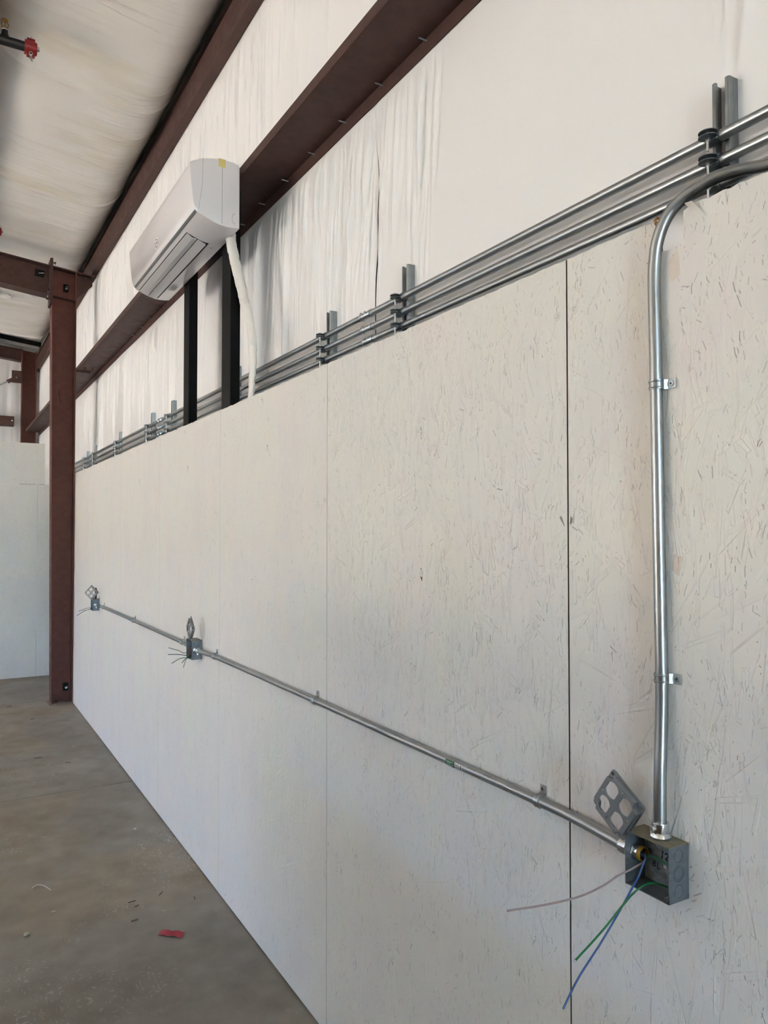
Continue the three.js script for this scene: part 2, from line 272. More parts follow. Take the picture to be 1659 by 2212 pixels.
{
  const w = struct(group('wall_right'));
  part(w, 'metal_siding', box(0.31, 0.36, 0, 5.6, -14.9, ZN + 0.2), sidingMat);
  part(w, 'sill_plate', box(0.013, 0.10, 0.0, 0.038, -10.2, ZN), std({ color: 0x8a7656, roughness: 0.9 }));
  // facing sheets, 1.83 m wide, one slit open between the second and the third
  const edges = [ZN, 4.82, 2.99, 1.16, -0.67, -2.498, -4.44, -6.2, -8.03, -9.86, -11.7, -13.4, -14.45];
  for (let i = 0; i + 1 < edges.length; i++) {
    const za = edges[i], zb = edges[i + 1], near = za < 1.2 && zb > -9.9, nu = za < 1.2 && zb > -2.6 ? 260 : near ? 640 : 60;
    const g = sheet(nu, 60, (u, v) => {
      const z = lerp(za - 0.0004, zb + 0.0004, u), y = lerp(2.05, 4.66, v);
      let x = facingX(z, y), zz = z;
      if (i === 4 && u > 0.97) x += 0.004 * smooth(u, 0.97, 1) * smooth(3.40 - y, 0, 0.2);
      if (i === 5 && u < 0.05) { const k = smooth(0.05 - u, 0, 0.05); x += 0.003 * k; zz -= 0.006 * k * smooth(3.42 - y, 0, 0.7) * (1 + 0.3 * Math.sin(y * 9)); }
      return [x, y, zz, z, y];
    });
    part(w, 'insulation_sheet', g, vinyl);
  }
  part(w, 'insulation_batt', box(0.262, 0.30, 0.05, 4.8, -14.6, ZN), std({ color: 0x2a2622, roughness: 1 }));
  // painted strand-board sheets; the one beside the camera has a notch for the bent conduit
  const rawEdge = std({ color: 0x4d3d2b, roughness: 0.95 });
  const top = 2.392, bot = 0.006, T = 0.011;
  for (let k = -9; k <= 7; k++) {
    const z1 = -0.03 - 1.22 * k, z0 = Math.max(z1 - 1.22, -10.24), seam = (q) => (q <= 0 ? 0.0021 : q === 1 ? 0.0009 : 0.0005), g0 = seam(k), Wd = z1 - z0 - g0 - seam(k - 1);
    srand(500 + k);
    const jag = (a, b, n) => Array.from({ length: n }, (_, i) => { const t = (i + 1) / (n + 1); return [lerp(a[0], b[0], t) + rr(-0.001, 0.001), lerp(a[1], b[1], t) + rr(-0.0022, 0.0022)]; });
    let pts;
    if (k === 0) {
      const NL = 0.252, NR = 0.308, NB = 2.325;   // the notch, in metres from the left edge of the sheet
      pts = [[0, bot], [Wd, bot], [Wd, top], ...jag([Wd, top], [NR + 0.012, top + 0.002], 60), [NR + 0.012, top], [NR, top - 0.004], ...jag([NR, top], [NR, NB], 8), [NR, NB], ...jag([NR, NB], [NL, NB], 8), [NL, NB], ...jag([NL, NB], [NL, top], 6), [NL, top], ...jag([NL, top], [0, top], 20), [0, top]];
    } else pts = [[0, bot], [Wd, bot], [Wd, top], ...jag([Wd, top], [0, top], 60), [0, top]];
    const g = extrude(pts, T); g.rotateY(-Math.PI / 2); g.translate(T, 0, z0 + g0);
    part(w, 'osb_panel', g, [k === 0 ? osbA : k === 1 ? osbB : osbC, rawEdge]);
  }
  const studWood = std({ color: 0x2c2117, roughness: 0.95 });
  for (let k = -9; k <= 7; k++) { const z = -1.25 - 1.22 * k; if (z > -10.2 && k !== 2) part(w, 'stud', box(0.0125, 0.05, 0.04, 2.37, z - 0.019, z + 0.019), studWood); }
  // painted-over screw heads of the sheets
  const screwG = new THREE.SphereGeometry(0.0055, 14, 8, 0, 7, 0, Math.PI / 2); screwG.scale(1, 0.55, 1); screwG.rotateZ(Math.PI / 2);
  const washG = new THREE.CylinderGeometry(0.0105, 0.0115, 0.0012, 18); washG.rotateZ(Math.PI / 2);
  const paintPlain = std({ color: 0xd9d4cd, roughness: 0.6 });
  const sg = merge([screwG, washG]);
  for (const [y, z] of [[2.272, -1.282], [2.275, -1.226], [2.267, -1.851], [2.068, -1.847], [2.261, -2.455], [2.267, -2.497], [1.663, -1.847], [2.263, -3.043], [2.137, -3.053], [2.259, -3.628], [0.679, -2.455], [1.598, -6.12], [1.898, -2.492]]) {
    const m = part(w, 'screw_head', sg, paintPlain); m.position.set(0, y, z);
  }
  // splinter of board facing torn loose beside the notch, and raw wood where the notch was broken out
  const flap = sheet(6, 4, (u, v) => [-0.0015 - 0.011 * Math.pow(1 - v, 2) * (0.5 + 0.5 * u), 2.398 - 0.034 * v - 0.004 * u, -0.932 + 0.02 * u + 0.022 * v, u, v], false);
  part(w, 'torn_flap', flap, std({ color: 0xe2ded7, roughness: 0.6, side: THREE.DoubleSide }), 'white torn flap of board facing');
  const rawG = new THREE.IcosahedronGeometry(0.011, 1); { const p = rawG.attributes.position; for (let i = 0; i < p.count; i++) { const k = 0.7 + 0.6 * hash(Math.round(p.getX(i) * 9e3), Math.round(p.getY(i) * 9e3), Math.round(p.getZ(i) * 9e3)); p.setXYZ(i, p.getX(i) * 0.4 * k, p.getY(i) * 1.3 * k, p.getZ(i) * 0.7 * k); } rawG.computeVertexNormals(); }
  const raw = std({ color: 0x9a6a34, roughness: 0.9 });
  const r1 = part(w, 'raw_wood', rawG, raw, 'raw brown wood splinter'); r1.position.set(0.004, 2.388, -1.005);
  const r2 = part(w, 'raw_wood', rawG, raw, 'raw brown wood splinter'); r2.position.set(0.004, 2.323, -0.955); r2.rotation.x = 1.5; r2.scale.setScalar(0.6);
}
{
  const c = struct(group('ceiling'));
  part(c, 'roof_deck', (() => { const g = extrude([[0.5, ROOF(0.5) + 0.1], [-14.5, ROOF(-14.5) + 0.1], [-14.5, ROOF(-14.5) + 0.22], [0.5, ROOF(0.5) + 0.22]], ZN + 15.2); g.translate(0, 0, -14.95); return boxUV(g); })(), sidingMat);
  srand(91);
  const creases = Array.from({ length: 800 }, () => ({ z: rr(-14.4, -2.4), w: rr(0.005, 0.013), d: (rnd() < 0.4 ? -1 : 1) * rr(0.002, 0.008), c: rnd() < 0.5 ? rr(0.05, 0.45) : rr(0, 1.2), l: rr(0.12, 0.5), s: rr(-0.08, 0.08), k: 0 })); for (const q of creases) q.k = Math.pow(rnd(), 1.5) * 1.3 * (0.15 + smooth(fbm(q.z * 1.3, q.c * 1.5, 27), 0.38, 0.6));
  const supports = [0.2, -1.05, -2.3, -3.55, -4.8, -6.05, -7.3, -8.55, -9.8, -11.05, -12.3, -13.9];
  const seams = [ZN, 5.5, 3.7, 1.9, 0.18, -1.65, -3.48, -5.3, -7.06, -8.9, -10.7, -12.5, -14.45];
  for (let b = 0; b + 1 < supports.length; b++) for (let i = 0; i + 1 < seams.length; i++) {
    const xa = supports[b], xb = supports[b + 1], za = seams[i], zb = seams[i + 1];
    const fine = b === 0 && i >= 4;
    if (!fine && (b > 0)) { if (i > 0) continue; }   // bays beyond the first row are one sheet each
    const zend = !fine && b > 0 ? -14.45 : zb;
    const g = sheet(fine ? 440 : 60, fine ? 44 : 12, (u, v) => {
      const z = lerp(za, zend, u), x = lerp(xa, xb, v), t = 2 * v - 1, sag = (fine ? 0.32 : 0.25) * (1 - 0.95 * smooth(-z, 12.4, 13.7));
      let y = ROOF(x) + 0.08 * smooth(-z, 12.8, 13.8) - sag * (1 - Math.pow(Math.abs(t), 5.5)) * (0.85 + 0.4 * (fbm(z * 0.7, x * 0.8, 13) - 0.5));
      y += 0.02 * (fbm(z * 2.2, x * 1.2, 17) - 0.47) * (1 - t * t);
      if (fine) {
        for (const q of creases) { if (Math.abs(q.z - z) > 0.16) continue; const dx = (0.2 - x - q.c) / q.l, dz = (z - q.z - q.s * (0.2 - x)) / q.w; if (Math.abs(dx) < 1.4 && Math.abs(dz) < 3) y += q.d * q.k * Math.exp(-dz * dz) * Math.exp(-dx * dx * 2); }
        const edge = Math.min(z - zend, za - z); y -= (0.012 + 0.012 * fbm(x * 14, i, 19)) * Math.exp(-Math.pow(edge / 0.02, 2)) * (z - zend < za - z ? 1 : 0.2);
        if (z < -9.4 && z > -11) y -= 0.1 * smooth(fbm(x * 5, z * 5, 23), 0.5, 0.7) * (1 - t * t) * Math.exp(-Math.pow((z + 10.2) / 0.5, 2));
      }
      return [x, y, z, z, x];
    }, true);
    part(c, 'insulation_sheet', g, vinylRoof);
  }
}
{
  const w = struct(group('wall_far'));   // gable behind the stub partition
  part(w, 'metal_siding', box(-14.4, 0.36, 0, 6.8, -14.9, -14.7), sidingMat);
  part(w, 'insulation_sheet', sheet(220, 50, (u, v) => { const x = lerp(0.24, -4.2, u), y = lerp(0.1, 5.35, v), d = 4.2 - y, zr = -14.5 - 0.02 * Math.sin(clamp(d, 0, 0.8) / 0.8 * Math.PI) + 0.02 * (vnoise(x * 12, y * 0.4, 101) - 0.5) + 0.014 * (vnoise(x * 30, y * 0.8, 103) - 0.5); return [x, y, zr, x, y]; }, true), vinyl);
  part(w, 'insulation_sheet', box(-14.2, -4.2, 0.1, 6.4, -14.6, -14.5), vinyl);
  const n = struct(group('wall_near')); part(n, 'insulation_sheet', box(XL, GABLE[0], 0, 6.8, ZN, ZN + 0.2), vinyl); part(n, 'insulation_sheet', box(GABLE[1], 0.3, 0, 6.8, ZN, ZN + 0.2), vinyl); part(n, 'door_header', box(GABLE[0], GABLE[1], 4.2, 6.8, ZN, ZN + 0.2), vinyl);
  const l = struct(group('wall_left'));   // long wall with two roll-up door openings
  part(l, 'insulation_sheet', box(XL - 0.2, XL, 0, 6.8, DOOR[1], ZN + 0.2), vinyl); part(l, 'insulation_sheet', box(XL - 0.2, XL, 0, 6.8, -14.9, DOOR[0]), vinyl);
  part(l, 'door_header', box(XL - 0.2, XL, 4.2, 6.8, DOOR[0], DOOR[1]), vinyl);
  const nb = group('neighbour_building'); tag(nb, 'plain beige metal building across the yard outside the door opening', 'building');
  part(nb, 'wall', box(-52, -44, -0.02, 9, -50, 60), std({ color: 0x8b8274, roughness: 0.8 })); part(nb, 'roof', box(-52.3, -43.7, 9, 9.3, -50.3, 60.3), primer);
}
{
  // stub partition in front of the gable: a full-height lower row of sheets and a short upper row set back from the corner
  const p = struct(group('wall_partition'));
  const Z = -10.25, xs = [0.005, -0.183, -1.403, -2.623, -3.843];
  for (let i = 0; i + 1 < xs.length; i++) { const g = extrude([[0, 0.006], [xs[i] - xs[i + 1] - 0.0025, 0.006], [xs[i] - xs[i + 1] - 0.0025, 2.362], [0, 2.362]], 0.011); g.translate(xs[i + 1], 0, Z - 0.011); part(p, 'osb_panel', g, osbC); }
  const us = [-0.104, -1.324, -2.544, -3.843];
  for (let i = 0; i + 1 < us.length; i++) { const g = extrude([[0, 2.366], [us[i] - us[i + 1] - 0.002, 2.366], [us[i] - us[i + 1] - 0.002, 2.872], [0, 2.872]], 0.011); g.translate(us[i + 1], 0, Z - 0.011); part(p, 'osb_panel', g, osbC); }
  for (const x of [-0.145, -0.75, -1.36, -1.97, -2.58, -3.19, -3.8]) part(p, 'stud', box(x, x + 0.04, 0, 2.86, Z - 0.105, Z - 0.012), std({ color: 0x3a332b, roughness: 0.9 }));
}

// ---------------------------------------------------------------- steel frame
const boltHead = () => { const g = new THREE.CylinderGeometry(0.014, 0.014, 0.012, 6); return g; };
function bolt(parent, x, y, z, axis, mat = primer, s = 1) {
  const g = merge([boltHead(), (() => { const c = new THREE.CylinderGeometry(0.007, 0.007, 0.03, 10); c.translate(0, 0.012, 0); return c; })()]);
  const m = part(parent, 'bolt', g, mat); m.position.set(x, y, z); m.scale.setScalar(s);
  if (axis === 'x') m.rotation.z = Math.PI / 2; else if (axis === '-x') m.rotation.z = -Math.PI / 2; else if (axis === 'z') m.rotation.x = Math.PI / 2; else if (axis === '-y') m.rotation.x = Math.PI; return m;
}
function iColumn(label, zc, w, x0b, x0t, x1, top, label2) {   // tapered: inner flange leans from x0b at the floor to x0t at the top
  const g = group('steel_column', 0, 0, zc); tag(g, label, 'column');
  const f = extrude([[x0b, 0.012], [x0b + 0.011, 0.012], [x0t + 0.011, top - 0.005], [x0t, top + 0.002]], w); f.translate(0, 0, -w / 2); part(g, 'flange', boxUV(f), primerWarm);
  part(g, 'flange', box(x1 - 0.011, x1, 0.012, top - 0.02, -w / 2, w / 2), primerWarm);
  const wb = extrude([[x0b + 0.01, 0.012], [x1 - 0.01, 0.012], [x1 - 0.01, top - 0.025], [x0t + 0.01, top]], 0.008); wb.translate(0, 0, -0.004); part(g, 'web', boxUV(wb), primerWarm);
  part(g, 'base_plate', box(x0b - 0.02, x1 + 0.004, 0, 0.013, -w / 2 - 0.012, w / 2 + 0.012, 0.002), std({ color: 0x77665c, roughness: 0.7 }));
  return g;
}
{
  const zc = -8.59, w = 0.18;
  const g = iColumn('tall rust-brown tapered steel column standing in front of the white wall, carrying the rafter', zc, w, -0.208, -0.247, -0.004, 4.54);
  for (const [x, z] of [[-0.15, 0.05], [-0.06, 0.05], [-0.15, -0.05], [-0.06, -0.05]]) bolt(g, x, 0.018, z, 'y', zinc, 0.8);
  part(g, 'stiffener', (() => { const s = extrude([[-0.225, 4.237], [-0.016, 4.213], [-0.016, 4.222], [-0.225, 4.246]], w - 0.01); s.translate(0, 0, -w / 2 + 0.005); return boxUV(s); })(), primer);
  part(g, 'cap_plate', (() => { const s = extrude([[-0.247, 4.541], [0.19, 4.495], [0.19, 4.506], [-0.247, 4.553]], w); s.translate(0, 0, -w / 2); return boxUV(s); })(), primer);
  part(g, 'eave_bracket', (() => { const s = extrude([[-0.004, 4.25], [0.165, 4.42], [0.165, 4.497], [-0.004, 4.512]], 0.008); s.translate(0, 0, -0.004); return boxUV(s); })(), primer);
  for (const x of [0.09, 0.14]) bolt(g, x, 4.49, 0.04, '-y', primer, 0.7);
  // slotted holes for the bracing rods, each with its rounded washer and nut, one near the floor and one in the knee
  for (const [x, y] of [[-0.062, 0.16], [-0.1, 4.355]]) {
    const s = new THREE.Shape(); const a = 0.028, b = 0.043, r = 0.014; s.moveTo(-a + r, -b); s.lineTo(a - r, -b); s.quadraticCurveTo(a, -b, a, -b + r); s.lineTo(a, b - r); s.quadraticCurveTo(a, b, a - r, b); s.lineTo(-a + r, b); s.quadraticCurveTo(-a, b, -a, b - r); s.lineTo(-a, -b + r); s.quadraticCurveTo(-a, -b, -a + r, -b);
    const h = new THREE.ExtrudeGeometry(s, { depth: 0.004, bevelEnabled: false }); const m = part(g, 'brace_slot', h, dark, 'dark rounded slot'); m.position.set(x, y, 0.004);
    const nut = part(m, 'brace_nut', [(() => { const c = new THREE.CylinderGeometry(0.013, 0.013, 0.02, 6); c.rotateX(Math.PI / 2); return c; })(), rod([0, 0, 0], [0.004, 0.012, 0.045], 0.006)], zinc, 'bright nut on a rod end'); nut.position.set(0.004, -0.006, 0.012);
  }
  // wear scratch
  part(g, 'scratch', (() => { const s = sheet(1, 10, (u, v) => [-0.155 + 0.022 * v * v + 0.006 * (u - 0.5), 3.28 - 0.16 * v, 0.0046, u, v]); return s; })(), std({ color: 0x2c1c17, roughness: 0.9, side: THREE.DoubleSide }), 'dark scrape');
}
{
  const zc = -8.59, w = 0.18, ang = Math.atan(0.115);
  const g = group('roof_rafter', -0.262, 4.402, zc); g.rotation.z = -ang;
  tag(g, 'rust-brown sloping steel rafter bolted to the tall column under the white ceiling', 'beam');
  part(g, 'flange', box(-13.6, 0, 0.138, 0.148, -w / 2, w / 2), primer); part(g, 'flange', box(-13.6, 0, -0.158, -0.148, -w / 2, w / 2), primer);
  part(g, 'web', box(-13.6, 0, -0.15, 0.14, -0.004, 0.004), primer);
  const s = part(g, 'brace_slot', (() => { const r = new RoundedBoxGeometry(0.09, 0.075, 0.004, 4, 0.0019); return r; })(), dark, 'dark brace slot'); s.position.set(-0.1, 0.06, 0.005);
  const n = part(s, 'brace_nut', rod([0, 0, 0], [0.045, 0.004, 0.03], 0.008), zinc); n.position.set(-0.005, 0, 0.003);
  const pl = (x0, x1) => { const q = box(x0, x1, -0.255, 0.225, -w / 2 - 0.008, w / 2 + 0.008, 0.002); q.rotateZ(ang); return q; };
  const e = part(g, 'end_plate', pl(0.0, 0.013), primer);
  const e2 = part(g, 'end_plate', pl(0.0135, 0.0265), primer);
  for (const y of [0.19, 0.1, -0.1, -0.2]) for (const z of [0.06]) { bolt(e, -0.004, y, z, '-x'); bolt(e2, 0.032 - 0.004, y, z, 'x'); }
}
{
  const g = group('wall_girt'); tag(g, 'long brown Z-shaped steel wall girt running above the conduits behind the white wall unit', 'beam');
  part(g, 'web', box(0.012, 0.222, 3.482, 3.486, -14.2, 3.5), primer);
  part(g, 'flange', box(0.012, 0.0155, 3.482, 3.526, -14.2, 3.5), primer, 'upright room-side flange'); part(g, 'flange', box(0.219, 0.2225, 3.428, 3.486, -14.2, 3.5), primer, 'hanging flange against the white facing');
  for (let i = 0; i < 17; i++) { const z = -1.84 - 0.303 * i; part(g, 'screw_tip', rod([0.222, 3.469, z], [0.187, 3.472, z - 0.004], 0.0032, 8), galv); }
  srand(5); part(g, 'weld_rust', Array.from({ length: 150 }, () => { const q = new THREE.IcosahedronGeometry(rr(0.0016, 0.0036), 0); q.scale(1.3, 0.5, 1.4); q.translate(0.014 + rr(-0.0005, 0.006), 3.4815, rr(-3.4, -1.4)); return q; }), rustWeld, 'specks of rust along the bend').userData.kind = 'stuff';
  for (const [x, z] of [[0.06, -8.32], [0.06, -8.5], [0.13, -8.32], [0.13, -8.5]]) bolt(g, x, 3.478, z, '-y', rustWeld, 0.8);
  part(g, 'clip_angle', box(0.0, 0.14, 3.462, 3.481, -8.66, -8.48, 0.002), primer);
}
{
  const g = group('eave_strut'); tag(g, 'long brown steel eave strut where the white wall meets the ceiling', 'beam');
  part(g, 'web', box(0.166, 0.17, 4.572, 4.752, -14.4, 3.5, 0.001), primer);
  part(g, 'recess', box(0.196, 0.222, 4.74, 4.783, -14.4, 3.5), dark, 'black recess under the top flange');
  part(g, 'flange', box(0.166, 0.223, 4.569, 4.573, -14.4, 3.5), primerDusty, 'rough lower lip'); part(g, 'flange', box(0.158, 0.223, 4.783, 4.789, -14.4, 3.5), primer);
}
{
  const g = group('roof_purlin'); tag(g, 'brown steel roof purlin running along the building beside the sprinkler pipes', 'beam');
  part(g, 'web', box(-1.052, -1.048, 4.71, 4.925, -14.4, 7.5), primer); part(g, 'flange', box(-1.11, -1.048, 4.706, 4.71, -14.4, 7.5), primer); part(g, 'flange', box(-1.052, -0.99, 4.922, 4.926, -14.4, 7.5), primer);
}
{
  // corner frame of the gable
  const g = iColumn('dark brown steel column in the far corner, rising behind the white stub partition', -14.3, 0.2, -0.055, -0.06, 0.172, 4.89);
  const r = group('gable_rafter', -0.06, 4.78, -14.3); r.rotation.z = -Math.atan(0.115); tag(r, 'short brown rafter meeting the far corner column', 'beam');
  part(r, 'flange', box(-1.2, 0, 0.095, 0.105, -0.08, 0.08), primer); part(r, 'flange', box(-1.2, 0, -0.095, -0.085, -0.08, 0.08), primer); part(r, 'web', box(-1.2, 0, -0.09, 0.1, -0.004, 0.004), primer);
  const k = group('roof_edge_angle', 0.0, 4.915, -13.9); k.rotation.z = -Math.atan(0.115); tag(k, 'dark steel edge angle with a pale strip under the far end of the ceiling', 'beam');
  part(k, 'angle', box(-3, 0.2, 0.0, 0.075, -0.01, 0.0), blackPaint); part(k, 'pale_strip', box(-3, 0.17, -0.055, -0.004, -0.02, -0.008), std({ color: 0x9a9692, roughness: 0.6 }));
  const gu = group('gable_girt'); tag(gu, 'dark brown girt end on the far gable, left of the corner column', 'beam');
  part(gu, 'web', box(-6, -0.165, 3.58, 3.585, -14.45, -14.25), primer); part(gu, 'flange', box(-6, -0.165, 3.58, 3.735, -14.25, -14.245), primer); const b = part(gu, 'bolt', boltHead(), zinc); b.rotation.x = Math.PI / 2; b.position.set(-0.2, 3.66, -14.24);
  const br = group('brace_rod', -0.055, 4.39, -14.2); tag(br, 'bright cross-bracing rod bolted to a brown gusset plate on the far column', 'brace');
  part(br, 'gusset_plate', box(-0.16, 0.0, -0.09, 0.12, -0.006, 0.006), primer);
  const cl = box(-0.11, 0.04, -0.03, 0.03, 0.006, 0.03); cl.rotateZ(0.52); cl.translate(-0.13, -0.03, 0); part(br, 'clevis', cl, primer);
  part(br, 'rod', rod([-0.2, -0.07, 0.02], [-3.2, -1.82, 0.02], 0.011), zinc); const nb = part(br, 'pin', boltHead(), zinc); nb.rotation.x = Math.PI / 2; nb.position.set(-0.09, -0.005, 0.034);
}

// stack of spare boards on pallets, standing beside the camera
{
  const o = group('board_stack', -2.9, 0, -1.15); tag(o, 'tall stack of spare brown strand boards on wooden pallets', 'boards');
  const wood = std({ color: 0x5d4a35, roughness: 0.9 }), edge = std({ color: 0x6b5438, roughness: 0.9 });
  for (const dz of [-1.25, 1.25]) { part(o, 'pallet', [-0.5, 0, 0.5].map((x) => box(x - 0.05, x + 0.05, 0, 0.1, dz - 1.15, dz + 1.15)).concat([-1.05, -0.5, 0, 0.5, 1.05].map((q) => box(-0.6, 0.6, 0.1, 0.125, dz + q - 0.07, dz + q + 0.07))), wood); }
  srand(8); for (const dz of [-1.25, 1.25]) for (let k = 0; k < 22; k++) { const a = rr(-0.012, 0.012), b = rr(-0.012, 0.012), y = 0.126 + k * 0.054; part(o, 'board', box(-0.61 + a, 0.61 + a, y, y + 0.0525, dz - 1.22 + b, dz + 1.22 + b), edge); }
}

// ---------------------------------------------------------------- strut channels, upper conduits and their clamps
const STRUTS = [[-0.992, 2.722], [-2.236, 2.713], [-2.842, 2.703], [-4.01, 2.694], [-5.345, 2.704], [-5.945, 2.698], [-7.17, 2.69], [-8.375, 2.686], [-8.96, 2.678]];
const STRUT_AT = ['the rightmost strut channel', 'the strut channel right of the dark slit', 'the strut channel left of the dark slit', 'the strut channel beside the tape-wrapped line', 'the strut channel just left of the thin post', 'the second strut channel left of the thin post', 'the third strut channel left of the thin post', 'the fourth strut channel left of the thin post', 'the leftmost strut channel by the column'];
{
  const d = 0.0413, t = 0.0026, l = 0.0095, h = d / 2;   // section of a slotted channel: x across, y out of the wall
  const prof = [[-h, 0], [h, 0], [h, d - 0.004], [h - 0.0012, d - 0.0012], [h - 0.004, d], [h - l, d], [h - l, d - 0.007], [h - l + t, d - 0.007], [h - l + t, d - t], [h - t, d - t], [h - t, t], [-h + t, t], [-h + t, d - t], [-h + l - t, d - t], [-h + l - t, d - 0.007], [-h + l, d - 0.007], [-h + l, d], [-h + 0.004, d], [-h + 0.0012, d - 0.0012], [-h, d - 0.004]];
  const g = extrude(prof, 1, 0); g.rotateX(-Math.PI / 2);   // length along +Y; section y now points to -Z
  g.rotateY(Math.PI); g.scale(1, 0.55, 1);
  const channel = boxUV(toCreasedNormals(g, 0.9)); { const uv = channel.attributes.uv; for (let i = 0; i < uv.count; i++) uv.setXY(i, uv.getY(i), uv.getX(i)); }   // rolling streaks run along the channel
  const groove = std({ color: 0x4b5052, roughness: 0.5, metalness: 0.8 });
  STRUTS.forEach(([z, top], i) => {
    const o = onWall('strut_channel', 0.2262, top - 0.55, z);
    tag(o, STRUT_AT[i].replace(/^the /, 'galvanized upright ') + ' on the white facing', 'strut', 'strut channels behind the three conduits');
    part(o, 'channel', channel, galv);
    part(o, 'channel_back', box(-0.014, 0.014, 0.0, 0.545, 0.0028, 0.0036), groove);
  });
}
const CR = 0.0118;
const CON = [[2.598, 'top'], [2.546, 'middle'], [2.4985, 'bottom']];
CON.forEach(([y, nm], i) => {
  const o = group('conduit', 0.173, y, 0);
  tag(o, `${nm} one of the three long parallel galvanized conduits running along the white facing`, 'conduit', 'three parallel conduits on strut channels');
  part(o, 'pipe', rod([0, 0, 2.6], [0, 0, -10.2], CR, 28), conduitMetal);
  for (const z of [-2.485 + 0.01 * i, -5.6]) {
    const c = part(o, 'coupling', [rod([0, 0, z - 0.035], [0, 0, z + 0.035], CR + 0.0028, 24), rod([0, 0, z - 0.037], [0, 0, z - 0.031], CR + 0.0042, 24), rod([0, 0, z + 0.031], [0, 0, z + 0.037], CR + 0.0042, 24)], zinc, 'set-screw coupling');
    for (const q of [z - 0.015, z + 0.015]) part(c, 'set_screw', rod([-CR, 0.004, q], [-CR - 0.009, 0.006, q], 0.0045, 10), zinc);
  }
});
{
  const w = 0.032, ri = CR + 0.0004, ro = ri + 0.0022;
  const half = (s) => {   // half band round the pipe; pipe axis along X, ear towards +Z
    const a = []; const n = 14;
    for (let k = 0; k <= n; k++) { const t = 0.06 + (Math.PI - 0.12) * k / n; a.push([ro * Math.cos(t), s * ro * Math.sin(t)]); }
    for (let k = n; k >= 0; k--) { const t = 0.06 + (Math.PI - 0.12) * k / n; a.push([ri * Math.cos(t), s * ri * Math.sin(t)]); }
    const g = extrude(a, w); g.translate(0, 0, -w / 2); g.rotateY(-Math.PI / 2); return g;   // (x, y, depth) -> (−depth, y, x)
  };
  const ear = (y) => { const s = new THREE.Shape(); s.absellipse(0, 0, 0.019, 0.017, 0, Math.PI * 2); const hh = new THREE.Path(); hh.absarc(0, 0.002, 0.003, 0, 7); s.holes.push(hh); const g = new THREE.ExtrudeGeometry(s, { depth: 0.002, bevelEnabled: false, curveSegments: 20 }); g.rotateX(-Math.PI / 2); g.translate(0, y, ro + 0.01); return g; };
  const proto = onWall('pipe_clamp', 0.173, CON[0][0], STRUTS[0][0]);
  part(proto, 'strap', [half(1), ear(0.0035)], darkSteel); part(proto, 'strap', [half(-1), ear(-0.0055)], darkSteel);
  part(proto, 'screw', [rod([0, 0.008, ro + 0.010], [0, -0.034, ro + 0.010], 0.0028, 10), (() => { const c = new THREE.CylinderGeometry(0.0065, 0.0065, 0.004, 12); c.translate(0, 0.009, ro + 0.010); return c; })(), (() => { const c = new THREE.CylinderGeometry(0.0062, 0.0062, 0.0045, 4); c.translate(0, -0.009, ro + 0.010); return c; })()], zinc);
  let first = true;
  STRUTS.forEach(([z], i) => CON.forEach(([y, nm]) => {
    const o = first ? proto : copy(proto); first = false;
    o.position.set(0.173, y, z - 0.004); tag(o, `clamp on the ${nm} conduit at ${STRUT_AT[i]}`, 'clamp', 'pipe clamps on the strut channels');
  }));
}

